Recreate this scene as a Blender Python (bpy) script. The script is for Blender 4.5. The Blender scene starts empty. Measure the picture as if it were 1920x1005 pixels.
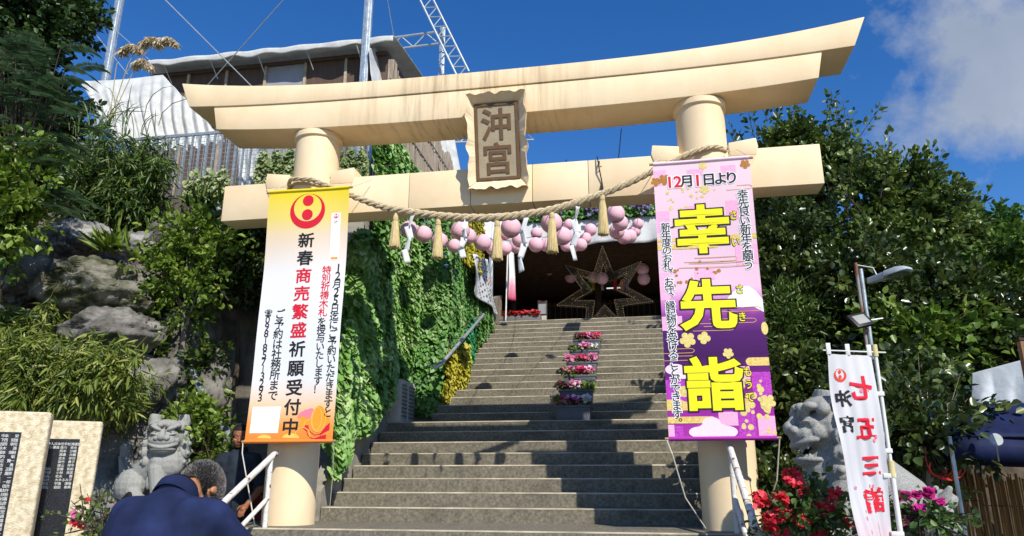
import bpy, math, random
import numpy as np
from mathutils import Vector, Matrix, Euler, noise
random.seed(11)
rng = np.random.default_rng(11)
R = math.radians
S = bpy.context.scene
COL = S.collection

# ------------------------------------------------------------------ camera
CAM = Vector((0.0, 0.0, 0.47)); PITCH = R(16.13); YAW = R(9.82); FPX = 1355.0
cd = bpy.data.cameras.new('camera'); cam = bpy.data.objects.new('camera', cd); COL.objects.link(cam)
cd.sensor_width = 36.0; cd.lens = 36.0 * FPX / 1920.0; cd.clip_start = 0.05; cd.clip_end = 3000
cam.location = CAM; cam.rotation_euler = (R(90) + PITCH, 0, YAW)
S.camera = cam

# ------------------------------------------------------------------ sun, sky, exposure
TO_SUN = Vector((0.70, -1.0, 1.056)).normalized()
sl = bpy.data.lights.new('sun', 'SUN'); so = bpy.data.objects.new('sun', sl); COL.objects.link(so)
sl.energy = 5.0; sl.angle = R(0.5); sl.color = (1.0, 0.945, 0.85)
so.rotation_euler = TO_SUN.to_track_quat('Z', 'Y').to_euler(); so.location = (8, -12, 14)
W = bpy.data.worlds.new('World'); S.world = W; W.use_nodes = True
nt = W.node_tree; nt.nodes.clear()
def N(t, kind, **kw):
    n = t.nodes.new(kind)
    for k, v in kw.items(): setattr(n, k, v)
    return n
wo = N(nt, 'ShaderNodeOutputWorld'); bg = N(nt, 'ShaderNodeBackground'); bg.inputs[1].default_value = 0.125
sky = N(nt, 'ShaderNodeTexSky', sky_type='NISHITA'); sky.sun_disc = False
sky.sun_elevation = R(40.9); sky.sun_rotation = R(145); sky.air_density = 1.0; sky.dust_density = 0.15; sky.ozone_density = 4.5
tc = N(nt, 'ShaderNodeTexCoord')
def vmath(t, op, a, b):
    n = N(t, 'ShaderNodeVectorMath', operation=op)
    for i, x in enumerate((a, b)):
        if hasattr(x, 'is_linked'): t.links.new(x, n.inputs[i])
        elif x is not None: n.inputs[i].default_value = x
    return n
def fmath(t, op, a, b=None, c=None, clamp=False):
    n = N(t, 'ShaderNodeMath', operation=op); n.use_clamp = clamp
    for i, x in enumerate((a, b, c)):
        if x is None: continue
        if hasattr(x, 'is_linked'): t.links.new(x, n.inputs[i])
        else: n.inputs[i].default_value = x
    return n.outputs[0]
def ray(px, py):
    u = (px - 960) / FPX; v = (502.5 - py) / FPX
    fw = math.cos(PITCH) - v * math.sin(PITCH); up = math.sin(PITCH) + v * math.cos(PITCH)
    return Vector((u * math.cos(YAW) - fw * math.sin(YAW), u * math.sin(YAW) + fw * math.cos(YAW), up))
def at(px, py, Y):
    d = ray(px, py); return CAM + d * (Y / d.y)
def atx(px, py, X):
    d = ray(px, py); return CAM + d * (X / d.x)
def cloud_mask(cx, cy, width, stretch, seed, sharp):
    d0 = ray(cx, cy).normalized()
    off = vmath(nt, 'SUBTRACT', tc.outputs['Generated'], tuple(d0))
    sc = vmath(nt, 'MULTIPLY', off.outputs[0], stretch)
    ln = N(nt, 'ShaderNodeVectorMath', operation='LENGTH'); nt.links.new(sc.outputs[0], ln.inputs[0])
    nz = N(nt, 'ShaderNodeTexNoise'); nz.inputs['Scale'].default_value = 5.5; nz.inputs['Detail'].default_value = 9; nz.inputs['Roughness'].default_value = 0.62
    mp = N(nt, 'ShaderNodeMapping'); mp.inputs['Location'].default_value = seed; nt.links.new(tc.outputs['Generated'], mp.inputs[0]); nt.links.new(mp.outputs[0], nz.inputs['Vector'])
    a = fmath(nt, 'SUBTRACT', width, ln.outputs['Value'])
    b = fmath(nt, 'MULTIPLY_ADD', nz.outputs['Fac'], 0.55, -0.275)
    e = fmath(nt, 'ADD', a, b)
    return fmath(nt, 'MULTIPLY', e, sharp, clamp=True)
m1 = cloud_mask(1925, 95, 0.135, (0.95, 0.95, 1.15), (3.1, 0.2, 1.7), 10.0)
m2 = cloud_mask(1570, -20, 0.02, (1.0, 1.0, 2.2), (0.4, 2.2, 5.0), 3.5)
m2 = fmath(nt, 'MULTIPLY', m2, 0.7)
m3 = cloud_mask(1240, 560, -0.06, (0.6, 0.6, 2.5), (7.4, 1.2, 0.3), 1.6)
mm = fmath(nt, 'MAXIMUM', fmath(nt, 'MAXIMUM', m1, m2), m3)
nz2 = N(nt, 'ShaderNodeTexNoise'); nz2.inputs['Scale'].default_value = 3.2; nz2.inputs['Detail'].default_value = 6
nt.links.new(tc.outputs['Generated'], nz2.inputs['Vector'])
cr = N(nt, 'ShaderNodeValToRGB'); cr.color_ramp.elements[0].position = 0.35; cr.color_ramp.elements[1].position = 0.7
cr.color_ramp.elements[0].color = (2.3, 2.8, 3.8, 1); cr.color_ramp.elements[1].color = (4.3, 4.8, 5.7, 1)
nt.links.new(nz2.outputs['Fac'], cr.inputs[0])
hs = N(nt, 'ShaderNodeHueSaturation'); hs.inputs['Saturation'].default_value = 1.28; hs.inputs['Hue'].default_value = 0.509; hs.inputs['Value'].default_value = 1.12
nt.links.new(sky.outputs[0], hs.inputs['Color'])
mx = N(nt, 'ShaderNodeMix', data_type='RGBA')
nt.links.new(mm, mx.inputs[0]); nt.links.new(hs.outputs[0], mx.inputs[6]); nt.links.new(cr.outputs[0], mx.inputs[7])
nt.links.new(mx.outputs[2], bg.inputs[0]); nt.links.new(bg.outputs[0], wo.inputs[0])
vs = S.view_settings; vs.view_transform = 'Standard'; vs.look = 'None'; vs.exposure = 0.12; vs.gamma = 1.0
S.cycles.max_bounces = 6; S.cycles.diffuse_bounces = 3; S.cycles.transparent_max_bounces = 8

# ------------------------------------------------------------------ materials
MATS = {}
def rgb(h):
    h = h.lstrip('#'); c = [int(h[i:i + 2], 16) / 255 for i in (0, 2, 4)]
    return tuple(x / 12.92 if x <= 0.04045 else ((x + 0.055) / 1.055) ** 2.4 for x in c)
def mat(name, col, rough=0.7, var=0.12, scale=6.0, bump=0.0, bscale=60.0, metal=0.0, spec=0.4, col2=None, stretch=(1, 1, 1), trans=0.0, lo=0.35, hi=0.65, detail=6):
    if name in MATS: return MATS[name]
    m = bpy.data.materials.new(name); m.use_nodes = True; t = m.node_tree
    p = t.nodes['Principled BSDF']; out = t.nodes['Material Output']
    p.inputs['Roughness'].default_value = rough; p.inputs['Metallic'].default_value = metal
    p.inputs['Specular IOR Level'].default_value = spec
    a = tuple(col[:3]); c2 = col2 or tuple(min(1, x * (1 + var)) for x in a)
    c1 = a if col2 else tuple(x * (1 - var) for x in a)
    co = N(t, 'ShaderNodeTexCoord'); mp = N(t, 'ShaderNodeMapping'); mp.inputs['Scale'].default_value = stretch
    t.links.new(co.outputs['Object'], mp.inputs[0])
    nz = N(t, 'ShaderNodeTexNoise'); nz.inputs['Scale'].default_value = scale; nz.inputs['Detail'].default_value = detail; nz.inputs['Roughness'].default_value = 0.6
    t.links.new(mp.outputs[0], nz.inputs['Vector'])
    rp = N(t, 'ShaderNodeValToRGB'); e = rp.color_ramp.elements
    e[0].position = lo; e[0].color = (*c1, 1); e[1].position = hi; e[1].color = (*c2, 1)
    t.links.new(nz.outputs['Fac'], rp.inputs[0]); t.links.new(rp.outputs[0], p.inputs['Base Color'])
    if bump:
        nb = N(t, 'ShaderNodeTexNoise'); nb.inputs['Scale'].default_value = bscale; nb.inputs['Detail'].default_value = 5
        t.links.new(mp.outputs[0], nb.inputs['Vector'])
        bp = N(t, 'ShaderNodeBump'); bp.inputs['Strength'].default_value = bump; bp.inputs['Distance'].default_value = 0.02
        t.links.new(nb.outputs['Fac'], bp.inputs['Height']); t.links.new(bp.outputs[0], p.inputs['Normal'])
    if trans:
        tr = N(t, 'ShaderNodeBsdfTranslucent'); t.links.new(rp.outputs[0], tr.inputs[0])
        ms = N(t, 'ShaderNodeMixShader'); ms.inputs[0].default_value = trans
        t.links.new(p.outputs[0], ms.inputs[1]); t.links.new(tr.outputs[0], ms.inputs[2]); t.links.new(ms.outputs[0], out.inputs[0])
    MATS[name] = m; return m
def leafmat(name, dark, mid, light, rough=0.42, trans=0.22, spec=0.45):
    """each leaf has its own random value 'v': the kinds of green one plant carries"""
    if name in MATS: return MATS[name]
    m = bpy.data.materials.new(name); m.use_nodes = True; t = m.node_tree
    p = t.nodes['Principled BSDF']; out = t.nodes['Material Output']
    p.inputs['Roughness'].default_value = rough; p.inputs['Specular IOR Level'].default_value = spec
    at_ = N(t, 'ShaderNodeAttribute'); at_.attribute_name = 'v'
    rp = N(t, 'ShaderNodeValToRGB'); e = rp.color_ramp.elements
    e[0].position = 0.0; e[0].color = (*dark, 1); e[1].position = 1.0; e[1].color = (*light, 1)
    k = e.new(0.55); k.color = (*mid, 1)
    t.links.new(at_.outputs['Fac'], rp.inputs[0]); t.links.new(rp.outputs[0], p.inputs['Base Color'])
    tr = N(t, 'ShaderNodeBsdfTranslucent'); t.links.new(rp.outputs[0], tr.inputs[0])
    ms = N(t, 'ShaderNodeMixShader'); ms.inputs[0].default_value = trans
    t.links.new(p.outputs[0], ms.inputs[1]); t.links.new(tr.outputs[0], ms.inputs[2]); t.links.new(ms.outputs[0], out.inputs[0])
    MATS[name] = m; return m

# ------------------------------------------------------------------ object helpers
def tag(o, label=None, cat=None, group=None, kind=None):
    if label: o['label'] = label
    if cat: o['category'] = cat
    if group: o['group'] = group
    if kind: o['kind'] = kind
    return o
def empty(name, loc, rz=0.0, scale=1.0):
    o = bpy.data.objects.new(name, None); COL.objects.link(o); o.location = loc; o.rotation_euler = (0, 0, rz)
    o.scale = (scale,) * 3; o.empty_display_size = 0.1
    return o
def thing(name, label, cat, loc=(0, 0, 0), group=None, rz=0.0, scale=1.0):
    return tag(empty(name, loc, rz, scale), label, cat, group)
def wloc(o):
    v = Vector((0, 0, 0))
    while o is not None: v += o.location; o = o.parent
    return v
def link(name, me, m, parent=None, local=False, loc=None):
    """one mesh object; world-built vertices are moved into the parent's frame unless local"""
    o = bpy.data.objects.new(name, me); COL.objects.link(o)
    if m is not None: me.materials.clear(); me.materials.append(m)
    if parent is not None:
        o.parent = parent
        if not local: me.transform(Matrix.Translation(-wloc(parent)))
    elif loc is not None:
        me.transform(Matrix.Translation(-Vector(loc))); o.location = loc
    return o
def copy_tree(o, parent=None):
    c = o.copy(); COL.objects.link(c); c.parent = parent
    for ch in list(o.children): copy_tree(ch, c)
    return c
class MB:
    def __init__(s): s.v = []; s.f = []
    def add(s, vs, fs):
        n = len(s.v); s.v += [tuple(x) for x in vs]; s.f += [tuple(i + n for i in f) for f in fs]; return s
    def box(s, c, d, rot=None, piv=None):
        x, y, z = d[0] / 2, d[1] / 2, d[2] / 2
        vs = [Vector(p) for p in ((-x, -y, -z), (x, -y, -z), (x, y, -z), (-x, y, -z), (-x, -y, z), (x, -y, z), (x, y, z), (-x, y, z))]
        if rot is not None:
            M = rot if isinstance(rot, Matrix) else Euler(rot).to_matrix()
            vs = [M @ q for q in vs]
        return s.add([q + Vector(c) for q in vs], [(0, 3, 2, 1), (4, 5, 6, 7), (0, 1, 5, 4), (1, 2, 6, 5), (2, 3, 7, 6), (3, 0, 4, 7)])
    def b2(s, a, b):
        return s.box([(p + q) / 2 for p, q in zip(a, b)], [abs(q - p) for p, q in zip(a, b)])
    def prism(s, poly, a, b, axis='y'):
        """poly in the plane across axis (xz for y, yz for x, xy for z), from a to b"""
        f = {'y': lambda p, t: (p[0], t, p[1]), 'x': lambda p, t: (t, p[0], p[1]), 'z': lambda p, t: (p[0], p[1], t)}[axis]
        n = len(poly)
        vs = [f(p, a) for p in poly] + [f(p, b) for p in poly]
        return s.add(vs, [tuple(range(n)), tuple(range(2 * n - 1, n - 1, -1))] + [(i, (i + 1) % n, n + (i + 1) % n, n + i) for i in range(n)])
    def tube(s, pts, r, n=8, cap=True):
        pts = [Vector(p) for p in pts]; k = len(pts)
        rr = list(r) if hasattr(r, '__len__') else [r] * k
        up = None; vs = []; fs = []
        for i, p in enumerate(pts):
            d = (pts[min(i + 1, k - 1)] - pts[max(i - 1, 0)])
            d = d.normalized() if d.length > 1e-9 else Vector((0, 0, 1))
            if up is None:
                up = Vector((0, 0, 1)) if abs(d.z) < 0.9 else Vector((1, 0, 0))
            a = d.cross(up); a = a.normalized() if a.length > 1e-6 else d.orthogonal().normalized()
            b = a.cross(d); up = b
            for j in range(n):
                t = 2 * math.pi * j / n
                vs.append(p + a * (rr[i] * math.cos(t)) + b * (rr[i] * math.sin(t)))
        for i in range(k - 1):
            for j in range(n):
                fs.append((i * n + j, i * n + (j + 1) % n, (i + 1) * n + (j + 1) % n, (i + 1) * n + j))
        if cap: fs += [tuple(range(n - 1, -1, -1)), tuple(range((k - 1) * n, k * n))]
        return s.add(vs, fs)
    def lathe(s, prof, c=(0, 0, 0), n=24, wob=None):
        vs = []; fs = []; k = len(prof)
        for i, (r, z) in enumerate(prof):
            for j in range(n):
                t = 2 * math.pi * j / n; q = r * (wob(i, j) if wob else 1)
                vs.append((c[0] + q * math.cos(t), c[1] + q * math.sin(t), c[2] + z))
        for i in range(k - 1):
            for j in range(n): fs.append((i * n + j, i * n + (j + 1) % n, (i + 1) * n + (j + 1) % n, (i + 1) * n + j))
        fs += [tuple(range(n - 1, -1, -1)), tuple(range((k - 1) * n, k * n))]
        return s.add(vs, fs)
    def ell(s, c, r, rot=None, n=14, m=9):
        if not hasattr(r, '__len__'): r = (r, r, r)
        M = (rot if isinstance(rot, Matrix) else Euler(rot).to_matrix()) if rot is not None else Matrix.Identity(3)
        vs = [Vector((0, 0, -1))]
        for i in range(1, m):
            p = -math.pi / 2 + math.pi * i / m
            for j in range(n):
                t = 2 * math.pi * j / n; vs.append(Vector((math.cos(p) * math.cos(t), math.cos(p) * math.sin(t), math.sin(p))))
        vs.append(Vector((0, 0, 1)))
        vs = [M @ Vector((q.x * r[0], q.y * r[1], q.z * r[2])) + Vector(c) for q in vs]
        fs = [(0, 1 + (j + 1) % n, 1 + j) for j in range(n)]
        for i in range(m - 2):
            for j in range(n): fs.append((1 + i * n + j, 1 + i * n + (j + 1) % n, 1 + (i + 1) * n + (j + 1) % n, 1 + (i + 1) * n + j))
        L = len(vs) - 1; b = 1 + (m - 2) * n
        fs += [(L, b + j, b + (j + 1) % n) for j in range(n)]
        return s.add(vs, fs)
    def cap(s, a, b, ra, rb, n=12):
        """tapered limb with round ends"""
        a, b = Vector(a), Vector(b); d = (b - a).normalized()
        pts = []; rr = []
        for t in (-1, -.8, -.45): pts.append(a + d * ra * t); rr.append(ra * math.sqrt(max(1 - t * t, 0.0009)))
        for i in range(4): u = i / 3; pts.append(a.lerp(b, u)); rr.append(ra + (rb - ra) * u)
        for t in (.45, .8, 1): pts.append(b + d * rb * t); rr.append(rb * math.sqrt(max(1 - t * t, 0.0009)))
        return s.tube(pts, rr, n)
    def grid(s, fn, nu, nv):
        vs = [fn(i / nu, j / nv) for j in range(nv + 1) for i in range(nu + 1)]
        w = nu + 1
        return s.add(vs, [(j * w + i, j * w + i + 1, (j + 1) * w + i + 1, (j + 1) * w + i) for j in range(nv) for i in range(nu)])
    def mesh(s, name, smooth=False):
        me = bpy.data.meshes.new(name); me.from_pydata(s.v, [], s.f); me.validate()
        import bmesh
        bm = bmesh.new(); bm.from_mesh(me); bmesh.ops.recalc_face_normals(bm, faces=bm.faces); bm.to_mesh(me); bm.free()
        if smooth: me.polygons.foreach_set('use_smooth', [True] * len(me.polygons))
        return me
    def build(s, name, m, parent=None, smooth=False, local=False, loc=None, bevel=0.0, angle=40, seg=2):
        me = s.mesh(name, smooth)
        if bevel: me = bevelled(me, bevel, angle, seg)
        o = link(name, me, m, parent, local, loc)
        if smooth and angle and not bevel:
            try: me.set_sharp_from_angle(angle=R(angle))
            except Exception: pass
        return o
def baked(me, mods):
    """the mesh with modifiers applied, as a plain mesh"""
    o = bpy.data.objects.new('tmp', me); COL.objects.link(o)
    for kind, kw in mods:
        md = o.modifiers.new('m', kind)
        for k, v in kw.items(): setattr(md, k, v)
    dg = bpy.context.evaluated_depsgraph_get(); dg.update()
    r = bpy.data.meshes.new_from_object(o.evaluated_get(dg), depsgraph=dg)
    r.name = me.name
    bpy.data.objects.remove(o); return r
def bevelled(me, w, angle=40, seg=2):
    r = baked(me, [('BEVEL', dict(width=w, segments=seg, limit_method='ANGLE', angle_limit=R(angle)))])
    r.polygons.foreach_set('use_smooth', [True] * len(r.polygons))
    try: r.set_sharp_from_angle(angle=R(35))
    except Exception: pass
    return r
def remeshed(mb, voxel, smooth_it=4, fac=0.5):
    me = mb.mesh('body')
    r = baked(me, [('REMESH', dict(mode='VOXEL', voxel_size=voxel)), ('SMOOTH', dict(iterations=smooth_it, factor=fac))])
    r.polygons.foreach_set('use_smooth', [True] * len(r.polygons)); return r
def solid(me, th, off=0.0):
    r = baked(me, [('SOLIDIFY', dict(thickness=th, offset=off))])
    return r

# ------------------------------------------------------------------ leaves
LEAF = {  # outline in (across, along), folded along the midrib
    'oval': [(0, 0), (.30, .28), (.30, .62), (0, 1), (-.30, .62), (-.30, .28)],
    'heart': [(0, 0), (.44, .08), (.46, .48), (0, 1), (-.46, .48), (-.44, .08)],
    'blade': [(0, 0), (.09, .25), (.08, .6), (0, 1), (-.08, .6), (-.09, .25)],
    'grass': [(0, 0), (.014, .25), (.011, .6), (0, 1), (-.011, .6), (-.014, .25)],
    'petal': [(0, 0), (.38, .45), (.34, .85), (0, 1), (-.34, .85), (-.38, .45)],
}
def leaf_mesh(name, P, D, U, size, shape='oval', val=None, fold=0.18, curl=0.0):
    """P bases, D leaf directions, U leaf normals (n x 3), size n"""
    n = len(P); P = np.asarray(P, float); D = np.asarray(D, float); U = np.asarray(U, float)
    D /= np.linalg.norm(D, axis=1, keepdims=True) + 1e-9
    A = np.cross(D, U); A /= np.linalg.norm(A, axis=1, keepdims=True) + 1e-9
    U = np.cross(A, D)
    sz = np.asarray(size, float).reshape(-1, 1)
    o = LEAF[shape]; V = np.zeros((n, 6, 3))
    for i, (x, y) in enumerate(o):
        V[:, i] = P + sz * (A * x + D * y + U * (abs(x) * fold * 2 - curl * y * y))
    me = bpy.data.meshes.new(name)
    me.vertices.add(n * 6); me.vertices.foreach_set('co', V.reshape(-1))
    base = np.arange(n)[:, None] * 6
    idx = np.concatenate([base + np.array([0, 1, 2, 3]), base + np.array([0, 3, 4, 5])], axis=1).reshape(-1)
    me.loops.add(n * 8); me.loops.foreach_set('vertex_index', idx.astype(np.int32))
    me.polygons.add(n * 2); me.polygons.foreach_set('loop_start', np.arange(0, n * 8, 4, dtype=np.int32))
    me.update(calc_edges=True)
    a = me.attributes.new('v', 'FLOAT', 'POINT')
    val = rng.random(n) if val is None else np.clip(val, 0, 1)
    a.data.foreach_set('value', np.repeat(val, 6).astype(np.float32))
    return me
def unit(n):
    d = rng.normal(size=(n, 3)); return d / np.linalg.norm(d, axis=1, keepdims=True)
def sprays(tips, dirs, per, spread, size, droop=0.2, up=0.5):
    """leaves set along short twigs that start at tips and run along dirs"""
    tips = np.asarray(tips, float); dirs = np.asarray(dirs, float); n = len(tips)
    t = rng.random((n, per)); side = unit(n * per).reshape(n, per, 3)
    P = tips[:, None] + dirs[:, None] * (t[..., None] * spread) + side * spread * 0.10
    P[..., 2] -= droop * spread * t ** 2
    D = dirs[:, None] * 0.6 + side * 0.9; D[..., 2] -= droop * 0.5
    U = np.zeros_like(D); U[..., 2] = up; U += unit(n * per).reshape(n, per, 3) * 0.55
    v = np.repeat(rng.random(n)[:, None], per, 1) * 0.6 + rng.random((n, per)) * 0.4
    s = size * (0.65 + 0.6 * rng.random(n * per))
    return P.reshape(-1, 3), D.reshape(-1, 3), U.reshape(-1, 3), s, v.reshape(-1)
# ------------------------------------------------------------------ the setting: ground, stairs, terraces
CONC = mat('concrete', rgb('#8d887c'), 0.85, 0.2, 3.0, 0.5, 90, col2=rgb('#a7a294'))
STEP = mat('aggregate_concrete', rgb('#615c4f'), 0.9, 0.2, 34.0, 0.7, 170, col2=rgb('#99917e'), lo=0.3, hi=0.72)
NOSE = mat('sunlit_worn_edge', rgb('#8f866f'), 0.8, 0.15, 3.0, 0.3, 120, col2=rgb('#c2b79f'))  # worn concrete edge, with the sunlight it catches lightened into the colour
SOIL = mat('soil', rgb('#3b3226'), 0.95, 0.3, 5.0, 0.8, 30, col2=rgb('#5a5040'))
ROCK = mat('rock', rgb('#4a4640'), 0.9, 0.3, 3.5, 1.0, 22, col2=rgb('#86837c'), lo=0.38, hi=0.66)
DARKCONC = mat('weathered_concrete', rgb('#4e4a42'), 0.9, 0.2, 2.2, 0.6, 60, col2=rgb('#8a8375'), stretch=(1, 1, .5))
def stain(m):
    """dark water marks and moss patches of their own shape over the concrete"""
    t = m.node_tree; p = t.nodes['Principled BSDF']; src = p.inputs['Base Color'].links[0].from_socket
    co = N(t, 'ShaderNodeTexCoord'); k = None
    for sc, str_, lo, amt in ((1.6, (1, .4, 2.2), .50, 3.0), (5.0, (2.5, 1, .35), .54, 2.8)):
        mp = N(t, 'ShaderNodeMapping'); mp.inputs['Scale'].default_value = str_; t.links.new(co.outputs['Object'], mp.inputs[0])
        nz = N(t, 'ShaderNodeTexNoise'); nz.inputs['Scale'].default_value = sc; nz.inputs['Detail'].default_value = 8; nz.inputs['Roughness'].default_value = .65; t.links.new(mp.outputs[0], nz.inputs['Vector'])
        q = fmath(t, 'MULTIPLY', fmath(t, 'SUBTRACT', nz.outputs['Fac'], lo), amt, clamp=True); k = q if k is None else fmath(t, 'MAXIMUM', k, q)
    mx = N(t, 'ShaderNodeMix', data_type='RGBA'); t.links.new(fmath(t, 'MULTIPLY', k, .85), mx.inputs[0]); t.links.new(src, mx.inputs[6]); mx.inputs[7].default_value = (*rgb('#3d3a2e'), 1); t.links.new(mx.outputs[2], p.inputs['Base Color'])
MB().grid(lambda u, v: ((u - .5) * 1600, -600 + v * 1800, -1.13), 8, 8).build('ground', mat('asphalt', rgb('#6a665f'), 0.95, 0.2, 8, 0.4, 80)).__setitem__('kind', 'structure')

Y1, TR, RI = 7.96, 0.294, 0.152
Y2 = Y1 + 7 * TR + 0.39; R2 = 0.1468; NUP = 17
ZL = 8 * RI; ZT = ZL + NUP * R2; YT = Y2 + (NUP - 1) * TR
c = 0.009
def profile(steps):
    """steps: list of (y, z_low, z_high) with a small chamfer on each edge"""
    p = []
    for y, a, b in steps: p += [(y, a), (y, b - c), (y + c, b)]
    return p
low = [(6.83 - TR * k, -RI * (k + 1), -RI * k) for k in range(7, -1, -1)]
mid = [(Y1 + TR * k, RI * k, RI * (k + 1)) for k in range(8)]
upp = [(Y2 + TR * k, ZL + R2 * k, ZL + R2 * (k + 1)) for k in range(NUP)]
st = MB()
def flight(steps, x0, x1, yend, zb):
    p = profile(steps); z1 = steps[-1][2]
    st.prism([(steps[0][0], zb)] + p[0:] + [(yend, z1), (yend, zb)], x0, x1, 'x')
flight(low, -4.25, 2.6, 9.0, -1.6)
flight(mid, -3.53, 2.0, 10.9, -0.4)
flight(upp, -2.99, 2.0, 15.3, 0.6)
stain(STEP); st.build('stairs', STEP).__setitem__('kind', 'structure')
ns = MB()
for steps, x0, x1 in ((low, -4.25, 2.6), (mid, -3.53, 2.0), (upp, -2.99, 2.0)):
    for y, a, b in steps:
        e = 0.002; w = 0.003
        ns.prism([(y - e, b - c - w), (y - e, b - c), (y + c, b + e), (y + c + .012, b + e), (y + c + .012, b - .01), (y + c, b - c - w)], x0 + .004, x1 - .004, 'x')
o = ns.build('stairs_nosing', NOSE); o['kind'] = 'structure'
MB().b2((-14, YT + 0.3, ZT - 3), (12, 60, ZT - .004)).build('upper_terrace', CONC).__setitem__('kind', 'structure')
MB().b2((-22, 9.25, 1), (-3.62, 40, 4.38)).build('left_terrace', CONC).__setitem__('kind', 'structure')
MB().b2((-3.62, 10.75, -1), (-3.52, 11.0, ZL - .01)).b2((-3.62, 10.0, .3), (-3.53, 10.75, ZL)).build('cabinet_base_slab', CONC).__setitem__('kind', 'structure')

def terrain(name, x0, x1, y0, y1, hf, m, nx=60, ny=60):
    def fn(u, v):
        x = x0 + (x1 - x0) * u; y = y0 + (y1 - y0) * v
        return (x, y, hf(x, y))
    o = MB().grid(fn, nx, ny).build(name, m, smooth=True); o['kind'] = 'structure'; return o
def ns3(x, y, z=0.0, s=1.0): return noise.fractal(Vector((x * s, y * s, z)), 1.0, 2.0, 4)
def sstep(a, b, x):
    t = min(1, max(0, (x - a) / (b - a))); return t * t * (3 - 2 * t)
def hl(x, y):   # rock slope to the left of the gate
    base = -0.85 + 0.2 * ns3(x, y, 3, .8)
    top = 4.2
    k = sstep(5.7 + 0.5 * ns3(x, 1, 5, .7), 9.8, y) if x < -5.4 else sstep(8.2, 8.9, y) * sstep(-4.9, -5.6, x)
    z = base + (top - base) * k + 0.35 * ns3(x * 1.2, y * 1.2, 1, 1.0) * k
    return z - 3.5 * sstep(-4.6, -4.3, x) - 0.35 * (1 - sstep(4.2, 5.5, y))
terrain('rock_slope', -16, -4.28, 4.2, 11.5, hl, ROCK, 90, 70)
def hr(x, y):   # wooded bank to the right of the stairs
    k = sstep(8.0, 15, y); return -1.0 + 4.6 * k * sstep(1.9, 2.6, x) - 0.1 + 0.25 * ns3(x, y, 8, .6) + 1.0 * sstep(9, 12, y) - 2.5 * (1 - sstep(2.05, 2.4, x))
terrain('wooded_bank', 2.0, 26, 5.6, 40, hr, SOIL, 60, 60)

stain(DARKCONC); stain(CONC)
w = MB().b2((-9.5, 8.87, -1.2), (-4.0, 9.25, 4.40)).build('concrete_retaining_wall', DARKCONC)
tag(w, 'tall weathered concrete retaining wall behind the white and orange banner', 'wall')
w = MB().b2((-4.0, 8.85, -.9), (-3.56, 16.2, 4.39)).b2((-3.555, 11.0, .5), (-3.06, 14.6, 3.4)).prism([(7.98, -.3), (8.84, -.3), (8.84, 1.05), (7.98, .32)], -3.72, -3.548, 'x').build('stair_side_wall', CONC)
tag(w, 'long concrete wall along the left of the stairs hidden under green ivy', 'wall')
w = MB().prism([(14.05, 3.2), (15.6, 3.9), (15.6, 4.42), (14.3, 4.0), (14.05, 3.75)], -3.05, -2.93, 'x').build('parapet_wall', mat('rough_stone', rgb('#8b7d6d'), .9, .25, 9, .8, 60))
tag(w, 'small rough pinkish grey end wall at the top left of the stairs', 'wall')

# ------------------------------------------------------------------ torii gate
CREAM = mat('cream_paint', rgb('#e4c9a0'), 0.62, 0.06, 1.4, 0.05, 40, spec=0.3, col2=rgb('#edd7b1'))
def cream_stained():
    m = CREAM.copy(); m.name = 'cream_paint_streaked'; t = m.node_tree
    p = t.nodes['Principled BSDF']; src = p.inputs['Base Color'].links[0].from_socket
    co = N(t, 'ShaderNodeTexCoord'); mp = N(t, 'ShaderNodeMapping'); mp.inputs['Scale'].default_value = (9, 1.0, 0.55)
    t.links.new(co.outputs['Object'], mp.inputs[0])
    nz = N(t, 'ShaderNodeTexNoise'); nz.inputs['Scale'].default_value = 1.3; nz.inputs['Detail'].default_value = 7; nz.inputs['Roughness'].default_value = .7
    t.links.new(mp.outputs[0], nz.inputs['Vector'])
    # streaks run down over the middle third of the beam, where the rain comes off its top
    sp = N(t, 'ShaderNodeSeparateXYZ'); t.links.new(co.outputs['Object'], sp.inputs[0])
    ax = fmath(t, 'ABSOLUTE', fmath(t, 'ADD', sp.outputs['X'], 0.35))
    mid_ = fmath(t, 'SUBTRACT', 1.0, fmath(t, 'DIVIDE', ax, 1.7), clamp=True)
    k = fmath(t, 'MULTIPLY', fmath(t, 'SUBTRACT', nz.outputs['Fac'], 0.48, clamp=True), 3.0)
    k = fmath(t, 'MULTIPLY', k, fmath(t, 'ADD', mid_, 0.05), clamp=True)
    mx = N(t, 'ShaderNodeMix', data_type='RGBA'); t.links.new(k, mx.inputs[0]); t.links.new(src, mx.inputs[6]); mx.inputs[7].default_value = (*rgb('#6f5a3e'), 1)
    t.links.new(mx.outputs[2], p.inputs['Base Color']); return m
CREAMS = cream_stained()
TX, TY = -1.41, 7.4
tor = thing('torii_gate', 'cream painted concrete shrine gate with curved top beam over the stairs', 'torii gate', (TX, TY, 0))
def beam(zb, zt, half_b, half_t, y0, y1, n=48):
    """curved beam: zb, zt give (middle, end) heights; ends slope from half_b to half_t"""
    mb = MB(); vs = []
    for i in range(n + 1):
        s = -1 + 2 * i / n; k = abs(s) ** 3
        b = zb[0] + (zb[1] - zb[0]) * k; t = zt[0] + (zt[1] - zt[0]) * k
        vs += [(TX + s * half_b, y0, b), (TX + s * half_b, y1, b), (TX + s * half_t, y1, t), (TX + s * half_t, y0, t)]
    fs = [(3, 2, 1, 0), (4 * n, 4 * n + 1, 4 * n + 2, 4 * n + 3)]
    for i in range(n):
        a = 4 * i; b = a + 4
        for j in range(4): fs.append((a + j, a + (j + 1) % 4, b + (j + 1) % 4, b + j))
    return mb.add(vs, fs)
beam((4.700, 4.795), (4.905, 5.13), 3.81, 3.95, 7.112, 7.69).build('top_beam', CREAMS, tor, bevel=.008)
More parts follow.
